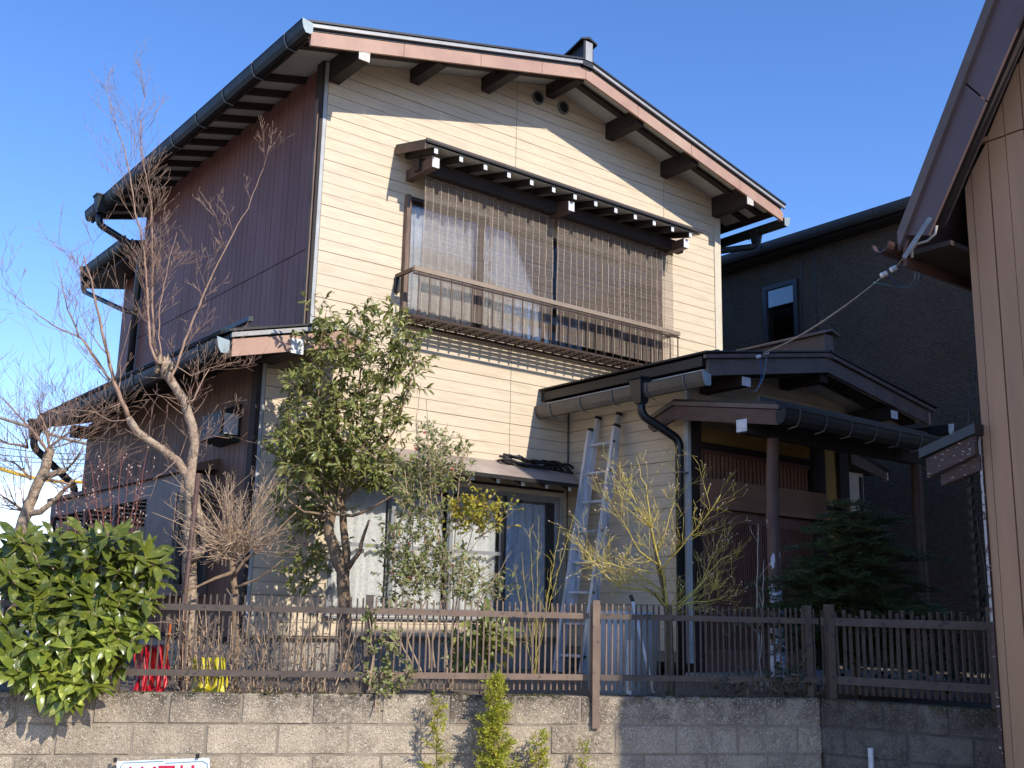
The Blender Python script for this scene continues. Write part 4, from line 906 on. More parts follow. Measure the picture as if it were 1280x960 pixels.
tag(MB().tube([hit(1222, 440, 1, -5.36)]+wp, .0035, 4).build('hanging_wire', M['bar_dark']), 'thin grey wire hanging down beside the brown house corner', 'wire')
sv = empty('service_cable', (3.55, -2.36, 4.05), 'grey service cable with white insulators from brown eave to entrance roof', 'cable')
P0 = hit(956, 441, 1, -2.40); P1 = hit(1103, 346, 1, -5.0); P2 = hit(1163, 272, 0, XK-.035)
pts = []
for i in range(13):
    t = i/12; q = P0+(P1-P0)*t; q = q-V((0, 0, .05*4*t*(1-t))); pts.append(q)
MB().tube(pts, [.0085]*9+[.007, .005, .004, .004], 8).build('cable', M['cable'], sv, smooth=True)
def insul(c, d):
    d = d.normalized(); mb = MB().tube([c-d*.022, c-d*.02, c-d*.006, c, c+d*.006, c+d*.02, c+d*.022], [.008, .018, .018, .011, .018, .018, .008], 12)
    mb.build('insulator', M['porcelain'], sv, smooth=True)
for q in ((948, 446), (958, 441.5)): insul(hit(*q, 1, -2.41), V((1, -.4, .3)))
for q in ((1105, 343), (1117, 336)): insul(hit(*q, 1, -5.0), V((1, -.6, .6)))
Pe = hit(1130, 322, 0, XK-.1)
MB().bar(P2, Pe, .03, .006, up=(1, 0, 0)).build('steel_arm', M['bracket'], sv)
MB().tube([Pe, hit(1120, 334, 1, -5.02)], .004, 5).build('steel_arm', M['bracket'], sv)
MB().tube([hit(1171, 282, 0, XK-.05), hit(1169, 292, 0, XK-.05), hit(1160, 301, 0, XK-.05), hit(1146, 305, 0, XK-.05), hit(1140, 312, 0, XK-.05), hit(1140, 322, 0, XK-.05)], .008, 8).build('conduit', M['cable'], sv, smooth=True)
for m_, pp in ((M['cable'], ((1141, 324), (1146, 342), (1140, 356), (1125, 359))), (M['cable'], ((1142, 324), (1150, 340), (1147, 354), (1133, 360))), (M['black'], ((1143, 325), (1155, 340), (1150, 350))),
               (M['wire_blue'], ((1111, 343), (1118, 352), (1124, 358), (1135, 356))), (M['wire_teal'], ((1092, 353), (1108, 356), (1124, 359), (1137, 360), (1145, 354)))):
    MB().tube(smoothpath([hit(a, b, 1, -5.05) for a, b in pp]), .0028, 4).build('wire', m_, sv)
for m_, pp in ((M['wire_blue'], ((950, 448), (951, 462), (952, 475), (946, 487))), (M['wire_teal'], ((958, 446), (957, 460), (953, 477), (945, 488))), (M['cable'], ((947, 488), (939, 490), (931, 486)))):
    MB().tube(smoothpath([hit(a, b, 1, -2.42) for a, b in pp]), .004, 5).build('wire', m_, sv)

# ---------------------------------------------------------------- block wall
ZW = 1.12
bw1 = empty('block_wall', F(.6, .06, 0), 'speckled concrete block retaining wall under the picket fence, partly in sun', 'wall')
bw2 = empty('block_wall', (1.75, -5.0, 0), 'stained grey block wall turning towards the brown house, in shade', 'wall')
rows = [(1.12, .946), (.946, .776), (.776, .604), (.604, .432), (.432, .26), (.26, .088), (.088, -.08)]
def unit_block(name, m, seed):
    rnd = random.Random(seed); b = .012; vs = []; fs = []
    xs = [-.5, -.5+b*2, -.17, .17, .5-b*2, .5]; zs_ = [-.5, -.5+b*4, 0, .5-b*4, .5]
    for j, z in enumerate(zs_):
        for i, x in enumerate(xs):
            edge = i in (0, 5) or j in (0, 4); vs.append((x, (.010 if edge else rnd.uniform(-.004, .002)), z))
    nx = 6
    for j in range(4):
        for i in range(5): fs.append((j*nx+i, j*nx+i+1, (j+1)*nx+i+1, (j+1)*nx+i))
    k = len(vs); vs += [(-.5, .11, -.5), (.5, .11, -.5), (.5, .11, .5), (-.5, .11, .5)]
    fs += [(0, k, k+1, 5)+tuple(range(4, 0, -1)), tuple(range(24, 30))+(k+2, k+3), (24, k+3, k, 0, 6, 12, 18), (5, k+1, k+2, 29, 23, 17, 11), (k, k+3, k+2, k+1)]
    me = bpy.data.meshes.new(name); me.from_pydata(vs, [], fs); me.materials.append(m); me.update(); return me
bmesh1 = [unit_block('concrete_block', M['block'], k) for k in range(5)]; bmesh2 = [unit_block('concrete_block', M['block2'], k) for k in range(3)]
def course(parent, P, d, L, meshes, seed, offs, lb=.405):
    rnd = random.Random(seed); ang = math.atan2(d.y, d.x)
    for r, (zt_, zb_) in enumerate(rows):
        s = offs[r % 2]
        while s < L:
            e = min(s+lb+rnd.uniform(-.006, .006), L)
            if e-s > .03:
                o = bpy.data.objects.new('concrete_block', rnd.choice(meshes)); col.objects.link(o); o.parent = parent
                c = P+d*((s+e)/2)+V((0, 0, (zt_+zb_)/2)); o.location = c-parent.location+V((-d.y, d.x, 0))*rnd.uniform(-.002, .004)
                o.rotation_euler = (rnd.uniform(-.006, .006), rnd.uniform(-.003, .003), ang+rnd.uniform(-.006, .006)); o.scale = (e-s-.0045, 1, zt_-zb_-.0045)
            s = e
course(bw1, F(-5.63, 0, 0), FD, 9.26, bmesh1, 5, (-.015, .17))
D2 = V((.265, -.964, 0)); B0 = F(3.635, 0, 0)
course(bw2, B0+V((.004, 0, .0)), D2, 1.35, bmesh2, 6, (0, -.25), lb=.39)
MB().ext([F(-5.63, .0055, -.1), F(3.62, .0055, -.1), F(3.62, .0055, ZW-.006), F(-5.63, .0055, ZW-.006)], FN*.11).build('mortar', M['mortar'], bw1)
n2 = V((.964, .265, 0))
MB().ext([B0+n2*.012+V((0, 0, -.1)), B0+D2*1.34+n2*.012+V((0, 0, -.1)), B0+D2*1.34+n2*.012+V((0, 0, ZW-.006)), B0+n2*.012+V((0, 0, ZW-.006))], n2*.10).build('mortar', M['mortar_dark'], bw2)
# moss along the top edge
rnd = random.Random(12); mb = MB()
for k in range(900):
    s = rnd.uniform(-3, 3.6)
    if math.sin(s*5)+math.sin(s*11+1)+rnd.uniform(-1, 1) < .3: continue
    p = F(s, rnd.uniform(-.006, .07), ZW+rnd.uniform(-.006, .0)); r = rnd.uniform(.004, .013)
    mb.tube([p, p+V((rnd.uniform(-.004, .004), rnd.uniform(-.004, .004), r))], [r, r*.4], 5)
tag(mb.build('moss', M['moss'], base=(0, 0, 1.1)), 'dark moss tufts along the top of the block wall', 'moss', kind='stuff')

# ---------------------------------------------------------------- picket fences
fe = empty('picket_fence', F(.6, .085, ZW), 'brown slim picket fence on the sunlit block wall with ivy on a post', 'fence')
OF = .085
def fbar(p, q, w_, h, name, m, parent): return MB().bar(p, q, w_, h, up=(FN if abs((q-p).z) > .3 else (0, 0, 1))).build(name, m, parent)
posts = [-5.2, -3.75, -2.25, -.704, .729, 3.596]
for s in posts: fbar(F(s, OF, ZW), F(s, OF, 1.70), .045, .045, 'post', M['fence'], fe)
fbar(F(2.133, -.012, .93), F(2.133, -.012, 1.70), .045, .022, 'post', M['fence_light'], fe)
fbar(F(2.133, .055, ZW), F(2.133, .055, 1.68), .03, .04, 'post', M['fence_light'], fe)
for z in (1.602, 1.228):
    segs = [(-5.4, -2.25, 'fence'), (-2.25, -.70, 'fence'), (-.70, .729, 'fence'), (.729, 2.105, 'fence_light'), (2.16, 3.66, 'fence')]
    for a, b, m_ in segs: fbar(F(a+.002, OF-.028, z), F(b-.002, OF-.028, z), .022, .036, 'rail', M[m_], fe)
rnd = random.Random(2); s = -5.36; mi = 0
while s < 3.64:
    if all(abs(s-p) > .03 for p in posts+[2.133]):
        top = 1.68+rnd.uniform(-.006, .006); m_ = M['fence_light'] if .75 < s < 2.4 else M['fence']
        fbar(F(s+rnd.uniform(-.002, .002), OF, 1.148), F(s+rnd.uniform(-.004, .004), OF, top), .0098, .0098, 'picket', m_, fe)
    s += .0393
f2 = empty('picket_fence', (1.72, -4.95, ZW), 'dark picket fence with rough uneven pickets on the shaded block wall', 'fence')
Q0 = B0+n2*.05
def G(s, z, o=0): return Q0+D2*s+n2*o+V((0, 0, z))
for s in (.06, 1.06): fbar(G(s, ZW, -.02), G(s, 1.71, -.02), .05, .05, 'post', M['fence'], f2)
for z in (1.60, 1.235):
    fbar(G(0, z), G(1.12, z-.005), .026, .05, 'rail', M['fence'], f2)
s = .0; rnd = random.Random(5)
while s < 1.2:
    fbar(G(s, 1.15, .02), G(s+rnd.uniform(-.008, .008), 1.67+rnd.uniform(-.03, .012), .02), .017, .017, 'picket', M['fence'], f2); s += .044+rnd.uniform(-.004, .004)

# ---------------------------------------------------------------- plants
def jit(rnd, k): return V((rnd.uniform(-k, k), rnd.uniform(-k, k), rnd.uniform(-k, k)))
def branch(mb, p, d, L_, r, rnd, lev, maxlev, up=.15, wob=.18, kids=(2, 4), ang=.7, n=None, tips=None, sides=5, shrink=.62, start=.25):
    segs = max(3, int(L_/.07)) if n is None else n
    pts = [V(p)]; rr = [r]; d = d.normalized(); dirs = [d]
    for i in range(segs):
        d = (d+jit(rnd, wob)+V((0, 0, up*.3))).normalized(); pts.append(pts[-1]+d*(L_/segs)); rr.append(max(.0012, r*(1-.75*(i+1)/segs))); dirs.append(d)
    mb.tube(pts, rr, sides if r > .004 else 3)
    if tips is not None: tips.append((pts[-1], d, lev))
    if lev < maxlev:
        for k in range(rnd.randint(*kids)):
            i = rnd.randint(max(1, int(start*segs)), segs)
            a = dirs[i].orthogonal(); a.rotate(Matrix.Rotation(rnd.uniform(0, 6.28), 3, dirs[i]))
            nd = dirs[i]*math.cos(ang)+a*math.sin(ang)*rnd.uniform(.6, 1.2)+V((0, 0, up))
            branch(mb, pts[i], nd, L_*shrink*rnd.uniform(.6, 1.15), rr[i]*.62, rnd, lev+1, maxlev, up, wob, kids, ang, None, tips, sides, shrink, start)
    return pts, rr, dirs
def limb(mb, px, off, r0, r1, rnd, dof=.0, sides=8, jitter=.004):
    pts = []
    for i, (x, y) in enumerate(px):
        t = i/max(1, len(px)-1); pts.append(W(x, y, off+dof*t)+jit(rnd, jitter))
    # resample for a wobbly bark outline
    o = []; 
    for a, b in zip(pts[:-1], pts[1:]):
        k = max(1, int((b-a).length/.06))
        for j in range(k): o.append(a+(b-a)*(j/k)+(jit(rnd, jitter) if j else V((0, 0, 0))))
    o.append(pts[-1]); m = len(o)
    rr = [(r0+(r1-r0)*i/(m-1))*(1+rnd.uniform(-.06, .06)) for i in range(m)]
    mb.tube(o, rr, sides); return o, rr
def sprout(mb, o, rr, rnd, n, L_, maxlev, t0=.2, up=.2, ang=.7, kids=(1, 3), tips=None, rs=.6, wob=.16, side=None):
    for k in range(n):
        i = rnd.randint(int(t0*(len(o)-2)), len(o)-2); d = (o[i+1]-o[i]).normalized(); a = d.orthogonal(); a.rotate(Matrix.Rotation(rnd.uniform(0, 6.28), 3, d))
        nd = d*math.cos(ang)+a*math.sin(ang)+V((0, 0, up)); branch(mb, o[i], nd, L_*rnd.uniform(.5, 1.2), max(.0016, rr[i]*rs), rnd, 1, maxlev, up, wob, kids, ang, tips=tips)

# 1. big pollarded bare tree
rnd = random.Random(21); T = 1.0
t1 = empty('bare_tree', W(236, 866, T), 'tall pollarded bare tree with pale flaky bark in front of maroon wall', 'tree')
mb = MB()
o, rr = limb(mb, [(232, 880), (236, 800), (236, 740), (238, 680), (239, 630), (237, 590)], T, .056, .042, rnd, sides=10)
oL, rL = limb(mb, [(237, 600), (222, 577), (200, 560), (186, 550), (172, 540), (160, 522)], T, .032, .024, rnd, -.05, 9)
oR, rR = limb(mb, [(237, 605), (241, 575), (244, 556), (240, 532), (230, 500), (217, 480), (206, 462)], T, .034, .031, rnd, .05, 9)
limb(mb, [(238, 700), (250, 690), (258, 680), (250, 650), (245, 620)], T-.05, .034, .026, rnd, 0, 8)
for k in range(14): branch(mb, W(203+rnd.uniform(-8, 10), 462+rnd.uniform(-8, 12), T+.05+rnd.uniform(-.05, .05)), V((rnd.uniform(-.6, .6), rnd.uniform(-.5, .5), rnd.uniform(.3, 1))), rnd.uniform(.05, .1), .022, rnd, 3, 3, n=3)
mb.build('trunk', M['bark'], t1, smooth=True)
mb = MB()
shoots = [([(160, 522), (150, 500), (142, 478), (136, 445), (127, 412), (120, 382), (114, 350), (105, 320)], .026, .005, 9, .4),
          ([(137, 476), (120, 450), (100, 422), (67, 407), (30, 382), (10, 365)], .014, .002, 10, .32),
          ([(100, 422), (92, 400), (85, 387), (76, 350), (70, 325)], .010, .002, 7, .28),
          ([(196, 452), (188, 430), (184, 390), (182, 340), (180, 317), (167, 255), (162, 220), (152, 177), (140, 142), (132, 105), (140, 85)], .016, .002, 22, .33),
          ([(200, 452), (192, 425), (190, 380), (190, 317), (189, 255), (182, 220), (177, 185), (174, 142), (185, 112)], .016, .002, 20, .33),
          ([(204, 455), (197, 420), (200, 380), (207, 345), (213, 318), (222, 290)], .010, .002, 9, .25),
          ([(214, 478), (228, 435), (243, 395), (262, 350), (279, 315), (295, 282), (310, 260), (322, 230), (332, 202), (336, 182)], .015, .002, 13, .22),
          ([(281, 310), (275, 290), (270, 272), (260, 256), (250, 240)], .006, .0015, 4, .14),
          ([(205, 470), (215, 455), (240, 470), (262, 460), (285, 455), (300, 452)], .007, .002, 9, .2),
          ([(150, 505), (130, 512), (100, 520), (80, 515), (55, 512)], .008, .002, 8, .25),
          ([(232, 505), (243, 500), (255, 470), (262, 462)], .01, .004, 4, .2),
          ([(160, 525), (140, 527), (118, 515), (95, 512), (60, 514)], .007, .002, 5, .25),
          ([(238, 560), (250, 552), (266, 545), (285, 548)], .005, .0015, 5, .2),
          ([(222, 575), (205, 590), (190, 600)], .005, .0015, 4, .2)]
for px, r0, r1, ns, L_ in shoots:
    o, rr = limb(mb, px, T+rnd.uniform(-.12, .12), r0*.64, r1*.8, rnd, rnd.uniform(-.25, .25), 6, .006)
    sprout(mb, o, rr, rnd, int(ns*1.25), L_, 3, .1, .3, .65, (2, 4), rs=.42, wob=.09)
sprout(mb, oR, rR, rnd, 10, .3, 3, .1, .1, 1.0, rs=.12); sprout(mb, oL, rL, rnd, 10, .3, 3, .1, .1, 1.0, rs=.12)
mb.build('crown', M['twig'], t1, smooth=True)
# support stake
tag(MB().tube([W(248, 592, .8), W(231, 745, .75), W(226, 862, .72)], .018, 8).build('tree_stake', M['wood_mid'], smooth=True), 'slim brown stake leaning beside the pollarded tree', 'stake')

# 2. small bare tree far left
rnd = random.Random(31); T = 2.0
t2 = empty('bare_tree', W(10, 860, T), 'gnarled small bare tree beyond the glossy bush', 'tree')
mb = MB()
o, rr = limb(mb, [(5, 880), (12, 760), (22, 680), (33, 640), (44, 612), (55, 585), (62, 560)], T, .07, .036, rnd, 0, 9, .008)
o2, r2_ = limb(mb, [(52, 598), (66, 592), (82, 588)], T, .03, .02, rnd, -.1, 8)
o3, r3_ = limb(mb, [(30, 640), (50, 640), (72, 622), (92, 600)], T, .03, .012, rnd, -.1, 8)
mb.build('trunk', M['bark'], t2, smooth=True); mb = MB()
for px in ([(60, 565), (45, 545), (25, 520), (5, 500), (-20, 480)], [(62, 560), (58, 540), (50, 520), (47, 500)], [(60, 562), (75, 548), (95, 535), (110, 520)], [(30, 640), (10, 625), (-10, 610)], [(82, 588), (95, 575), (105, 560)], [(35, 560), (10, 555), (-15, 540)], [(40, 600), (20, 580), (-5, 570)], [(60, 600), (85, 605), (110, 590)]):
    o, rr = limb(mb, px, T+rnd.uniform(-.2, .2), .011, .002, rnd, rnd.uniform(-.3, .3), 6, .006)
    sprout(mb, o, rr, rnd, 15, .4, 3, .05, .25, .7, (2, 4), rs=.42, wob=.1)
mb.build('crown', M['twig'], t2, smooth=True)

# generic leafy crown
def crown(mb, tw, blobs, off, ndens, rnd, l, w_, spread=.25, anchors=None, droop=.25, seg=2, per=(5, 9), tl=.14, wild=.5):
    for (cx, cy, rx, ry, dz) in blobs:
        for k in range(int(rx*ry*ndens/100)):
            a = rnd.uniform(0, 6.28); q = rnd.random()**.55
            p = W(cx+rx*q*math.cos(a), cy+ry*q*math.sin(a), off+rnd.gauss(0, 1)*spread*.6+dz)
            d = V((rnd.uniform(-1, 1), rnd.uniform(-1, 1), rnd.uniform(-.1, 1.2))).normalized()
            e = p+d*tl*rnd.uniform(.6, 1.3); mid = (p+e)/2+jit(rnd, .012)
            tw.tube([p, mid, e], [.0028, .0022, .0012], 3)
            n = rnd.randint(*per)
            for j in range(n):
                t = .25+.75*(j+rnd.random())/n; b = p+(e-p)*t
                ld = (d*.5+jit(rnd, 1)*wild+V((0, 0, -droop))).normalized()
                nr = (V((0, 0, .7))+jit(rnd, .65)+SUN*.7).normalized()
                k_ = rnd.uniform(.65, 1.25); mb.leaf(b, ld, nr, l*k_, w_*k_, rnd.uniform(.05, .4), rnd.uniform(.05, .35), seg)

# 3. tall evergreen
rnd = random.Random(41); T = 2.15
t3 = empty('evergreen_tree', W(430, 866, T), 'slender leafy evergreen tree with gnarled forked trunk before the cream wall', 'tree')
mb = MB()
limb(mb, [(432, 885), (431, 800), (430, 750), (428, 715), (418, 690), (411, 660), (414, 640)], T, .066, .042, rnd, 0, 9, .006)
limb(mb, [(431, 720), (433, 690), (430, 660), (428, 640), (424, 620)], T+.05, .036, .028, rnd, 0, 8, .005)
limb(mb, [(416, 642), (424, 632), (418, 620), (412, 612)], T, .03, .02, rnd, 0, 8, .004)
limb(mb, [(436, 710), (450, 690), (455, 670), (462, 650)], T-.05, .022, .010, rnd, -.1, 7)
limb(mb, [(415, 642), (440, 645), (465, 635), (490, 620), (505, 600)], T-.1, .014, .006, rnd, -.2, 6)
limb(mb, [(414, 645), (390, 648), (370, 655)], T, .012, .005, rnd, .2, 6)
for px in ([(414, 640), (402, 600), (396, 540), (398, 480), (402, 420), (408, 388)], [(418, 625), (415, 560), (420, 500), (432, 440), (438, 400)], [(424, 620), (432, 560), (446, 500), (455, 440), (458, 385)], [(424, 620), (448, 570), (468, 520), (484, 470), (492, 400)], [(426, 630), (460, 590), (492, 540), (512, 480), (522, 440)], [(414, 640), (385, 610), (368, 570), (362, 520), (366, 470)], [(412, 645), (380, 640), (355, 620), (345, 600)]):
    limb(mb, px, T+rnd.uniform(-.15, .15), .013, .003, rnd, rnd.uniform(-.25, .25), 6, .006)
mb.build('trunk', M['bark_tan'], t3, smooth=True)
lf, tw = MB(), MB()
B3 = [(404, 412, 20, 28, 0), (450, 402, 20, 26, 0), (490, 402, 12, 24, .1), (430, 440, 46, 34, 0), (492, 450, 34, 36, .05), (515, 455, 16, 34, .1), (420, 490, 50, 40, 0), (478, 500, 40, 40, 0), (385, 480, 26, 20, -.1), (392, 540, 50, 38, 0), (450, 548, 52, 34, 0), (398, 590, 54, 32, 0), (362, 588, 22, 30, -.05), (440, 598, 48, 28, 0), (476, 590, 40, 24, -.05), (520, 598, 38, 24, -.1), (545, 600, 22, 26, -.1), (400, 640, 30, 22, .2)]
crown(lf, tw, B3, T, 3.9, rnd, .074, .030, .28, tl=.15, per=(6, 10))
crown(lf, tw, [(378, 560, 44, 40, .2), (370, 620, 38, 34, .2), (408, 520, 40, 40, .3), (420, 580, 50, 40, .3)], T, 2.5, rnd, .07, .03, .22)
crown(lf, tw, [(395, 690, 34, 40, .3), (375, 720, 24, 30, .3), (385, 655, 36, 20, .3)], T, 3.2, rnd, .06, .026, .15)
tw.build('twigs', M['bark_tan'], t3, kind='stuff'); lf.build('crown', M['leaf_ever'], t3, kind='stuff')

# 4. glossy broad-leaved bush at the left
rnd = random.Random(51)
bush = empty('glossy_bush', W(95, 880, .25), 'broad glossy-leaved evergreen bush spilling over the fence and wall', 'bush')
def leafmesh(seed):
    r = random.Random(seed); mb = MB(); n = 6; vs = []; curl = r.uniform(.1, .5); fold = r.uniform(.10, .28)
    wd = [.02, .62, .98, 1.0, .72, .03]
    for i in range(n):
        t = i/(n-1); x = t; z = -curl*t*t*.5+.06*math.sin(t*3.1)
        w_ = .5*.36*wd[i]*(1+.06*math.sin(i*2.1+seed)); f = fold*w_
        vs += [(x, -w_, z+f), (x, 0, z), (x, w_, z+f+r.uniform(-.01, .01))]
    fs = []
    for i in range(n-1):
        a = i*3; fs += [(a, a+1, a+4, a+3), (a+1, a+2, a+5, a+4)]
    me = bpy.data.meshes.new('leaf'); me.from_pydata(vs, [], fs); me.materials.append(M['leaf_auc']); me.update()
    me.polygons.foreach_set('use_smooth', [True]*len(me.polygons)); return me
LM = [leafmesh(k) for k in range(7)]
BB = [(95, 700, 85, 42), (60, 740, 62, 50), (120, 750, 75, 50), (160, 720, 42, 34), (45, 800, 45, 50), (105, 810, 48, 46), (178, 706, 28, 22), (25, 690, 28, 30), (80, 850, 40, 24), (150, 780, 28, 26)]
stems = MB(); leaves = []
def bush_off(x, y): return (.02+.5*(750-y)/90*rnd.random() if y < 750 else .02-.16*min(1, (y-750)/60))+.02
def in_bush(x, y):
    return any(((x-cx)/rx)**2+((y-cy)/ry)**2 < 1 for cx, cy, rx, ry in BB)
cnt = 0
while cnt < 215:
    x, y = rnd.uniform(-10, 205), rnd.uniform(660, 872)
    if not in_bush(x, y): continue
    cnt += 1; off = bush_off(x, y)+rnd.uniform(-.06, .05 if y > 740 else .25); p = W(x, y, off)
    ax = (V((rnd.uniform(-.7, .7), rnd.uniform(-.6, .2), rnd.uniform(.0, .9)))-FN*.4).normalized()
    root = W(90+(x-90)*.6, min(870, y+60), off+.2)
    stems.tube([root, (root+p)/2+jit(rnd, .03), p], [.008, .006, .004], 5)
    k = rnd.randint(6, 9); a0 = rnd.uniform(0, 6.28)
    for j in range(k):                                # whorl of leaves at the shoot tip
        a = a0+j*2.4; side = ax.orthogonal(); side.rotate(Matrix.Rotation(a, 3, ax))
        d = (side*rnd.uniform(.8, 1.2)+ax*rnd.uniform(.05, .7)+V((0, 0, -.25))).normalized(); l = rnd.uniform(.085, .16)
        nr = (ax*.7+V((0, 0, .5))+SUN*.6+jit(rnd, .45)).normalized(); leaves.append((p-ax*rnd.uniform(0, .05), d, nr, l, p))
for i in range(18):                                   # large drooping leaves over the wall edge
    x, y = rnd.uniform(20, 125), rnd.uniform(795, 845); p = W(x, y, -.03+rnd.uniform(-.03, .04)); d = V((rnd.uniform(-.3, .3), rnd.uniform(-.25, 0), -1)).normalized()
    leaves.append((p, d, (-FN+jit(rnd, .4)).normalized(), rnd.uniform(.12, .17), p))
stems.build('stem', M['twig_tan'], bush)
leaves.sort(key=lambda q: (q[4]-CP).length)
rest = MB()
for i, (p, d, nr, l, _) in enumerate(leaves):
    x = d; y_ = nr.cross(x).normalized(); z = x.cross(y_); mt = Matrix(((x.x, y_.x, z.x), (x.y, y_.y, z.y), (x.z, y_.z, z.z))).to_4x4()
    me = LM[i % 7]
    if i < 290:
        o = bpy.data.objects.new('leaf', me); col.objects.link(o); o.parent = bush
        o.location = p-bush.location; o.rotation_euler = mt.to_euler(); o.scale = (l, l*rnd.uniform(.8, 1.15), l)
    else:
        rest.add([p+(mt.to_3x3() @ V(v.co))*l for v in me.vertices], [tuple(f.vertices) for f in me.polygons])
rest.build('leaves', M['leaf_auc'], bush, smooth=True, kind='stuff')

# 5. red-budded stems behind the bush, spiky pruned shrub, dry brush
rnd = random.Random(61)
def cane_shrub(name, label, base_px, tops, off, m, r=.005, sub=5, budm=None, L_=.12, maxlev=2, group=None, spread=.12, up=.3, dof=.0, bs=5):
    bx, by = base_px; o = empty(name, W(bx, by, off), label, 'shrub', group); mb = MB(); tips = []
    for (x, y) in tops:
        mid = (bx+(x-bx)*.45+rnd.uniform(-4, 4), by+(y-by)*.5); d2 = rnd.uniform(-spread, spread)
        o_, rr = limb(mb, [(bx+rnd.uniform(-bs, bs), by+rnd.uniform(-bs*1.2, bs)), mid, (x, y)], off+rnd.uniform(-.03, .03), r, r*.3, rnd, d2, 5, .005)
        sprout(mb, o_, rr, rnd, sub, L_, maxlev, .3, up, .6, (0, 2), tips=tips, rs=.55)
        tips.append((o_[-1], V((0, 0, 1)), 0))
    mb.build('stems', m, o)
    if budm:
        bm = MB()
        for (p, d, l) in tips:
            if rnd.random() < .8: bm.tube([p, p+d.normalized()*.006, p+d.normalized()*.014], [.002, .0045, .001], 5)
        bm.build('buds', budm, o, kind='stuff')
    return o
cane_shrub('red_shrub', 'bare shrub with upright crimson twigs behind the glossy bush', (142, 790), [(100, 590), (112, 575), (122, 600), (135, 560), (150, 565), (163, 580), (172, 600), (185, 560), (128, 640), (175, 640), (90, 630)], .9, M['twig_red'], .006, 7, M['bud'], .15)
cane_shrub('red_shrub', 'thin crimson-stemmed bare shrub beside the gnarled small tree', (85, 790), [(72, 600), (82, 610), (60, 640), (50, 630), (95, 640)], 1.2, M['twig_red'], .005, 6, M['bud'], .15)
tp = [(291+rnd.gauss(0, 1)*38+8, 690-rnd.uniform(25, 105)) for _ in range(40)]+[(291+rnd.choice((-1, 1))*rnd.uniform(30, 85)+8, 690-rnd.uniform(-10, 40)) for _ in range(24)]
o = cane_shrub('pruned_shrub', 'hard-pruned shrub with a brush of dry tan twigs', (291, 690), tp, .9, M['twig_tan'], .005, 9, None, .13, 3, spread=.3, bs=20, up=.15)
mb = MB(); limb(mb, [(294, 880), (293, 800), (294, 740), (290, 700), (291, 680)], .9, .035, .022, rnd, 0, 8); limb(mb, [(292, 720), (305, 700), (320, 690), (345, 665), (370, 640)], .85, .014, .005, rnd, -.1, 6); limb(mb, [(290, 715), (270, 722), (245, 735), (225, 740)], .85, .014, .005, rnd, -.1, 6); limb(mb, [(294, 735), (320, 725), (340, 712), (352, 700)], .8, .010, .004, rnd, -.1, 6)
mb.build('trunk', M['bark_tan'], o, smooth=True)
for (x0, x1, lab, sd) in ((215, 300, 'tangle of dry tan stems behind the fence by the stake', 1), (300, 420, 'tangle of dry tan stems behind the fence below the evergreen', 2)):
    rnd = random.Random(sd); o = empty('dry_brush', W((x0+x1)/2, 870, .4), lab, 'dry brush'); mb = MB()
    for k in range(62):
        x = rnd.uniform(x0, x1); off = rnd.uniform(.2, 1.1); y1 = rnd.uniform(735, 850)
        p = W(x, 868, off); q = W(x+rnd.gauss(0, 26), y1, off+rnd.uniform(-.15, .15)); mid = (p+q)/2+jit(rnd, .05)
        mb.tube([p, mid, q], [.0045, .0035, .0018], 4)
        branch(mb, mid, jit(rnd, 1)+V((0, 0, .3)), .2, .0025, rnd, 1, 3, kids=(1, 3))
    mb.build('stems', M['twig_tan'], o)
    lf = MB()
    for k in range(150):
        p = W(rnd.uniform(x0, x1), rnd.uniform(770, 866), rnd.uniform(.15, .9)); lf.leaf(p, jit(rnd, 1), V((0, 0, 1))+jit(rnd, .6), rnd.uniform(.02, .05), .015, .4, .3, 1)
    lf.build('dead_leaves', M['twig_dry'], o, kind='stuff')

# 6. climbing rose / small-leaved shrubs in front of the ground-floor window
rnd = random.Random(71)
def leafy_shrub(name, label, base, canes, blobs, off, lm, sm, l, w_, dens, seg=1, berries=0, spread=.15, r=.007, cat='shrub', per=(4, 8), tl=.10):
    o = empty(name, W(*base, off), label, cat); mb = MB()
    for px in canes: limb(mb, px, off+rnd.uniform(-.08, .08), r, r*.35, rnd, rnd.uniform(-.15, .15), 5, .006)
    lf = MB(); crown(lf, mb, blobs, off, dens, rnd, l, w_, spread, tl=tl, per=per, seg=seg)
    mb.build('stems', sm, o, kind='stuff'); lf.build('foliage', lm, o, kind='stuff')
    if berries:
        for k in range(berries):
            cx, cy, rx, ry, dz = rnd.choice(blobs); p = W(cx+rnd.uniform(-rx, rx)*.8, cy+rnd.uniform(-ry, ry)*.8, off-spread*.6)
            MB().tube([p-V((0, 0, .008)), p-V((0, 0, .005)), p, p+V((0, 0, .005)), p+V((0, 0, .008))], [.002, .007, .009, .007, .002], 8).build('berry', M['berry'], o, smooth=True)
    return o
leafy_shrub('climbing_rose', 'straggling small-leaved rose with red hips before the ground-floor window', (530, 866),
            [[(540, 880), (535, 800), (520, 720), (512, 650), (505, 580), (500, 540)], [(545, 880), (540, 800), (560, 720), (540, 640), (535, 560), (533, 500)], [(540, 880), (500, 800), (490, 700), (495, 640)], [(550, 880), (580, 780), (620, 720), (640, 690)], [(535, 860), (510, 800), (560, 690), (600, 650)], [(533, 700), (528, 620), (520, 530), (527, 480)]],
            [(520, 690, 36, 55, 0), (560, 720, 45, 36, 0), (500, 740, 34, 26, 0), (600, 735, 40, 24, 0), (530, 640, 28, 40, 0), (560, 580, 28, 26, .1), (535, 560, 20, 30, .1), (505, 600, 20, 30, .1), (495, 690, 22, 36, 0)], 1.1, M['leaf_rose'], M['twig_tan'], .038, .021, 8.0, 1, 9, .22)
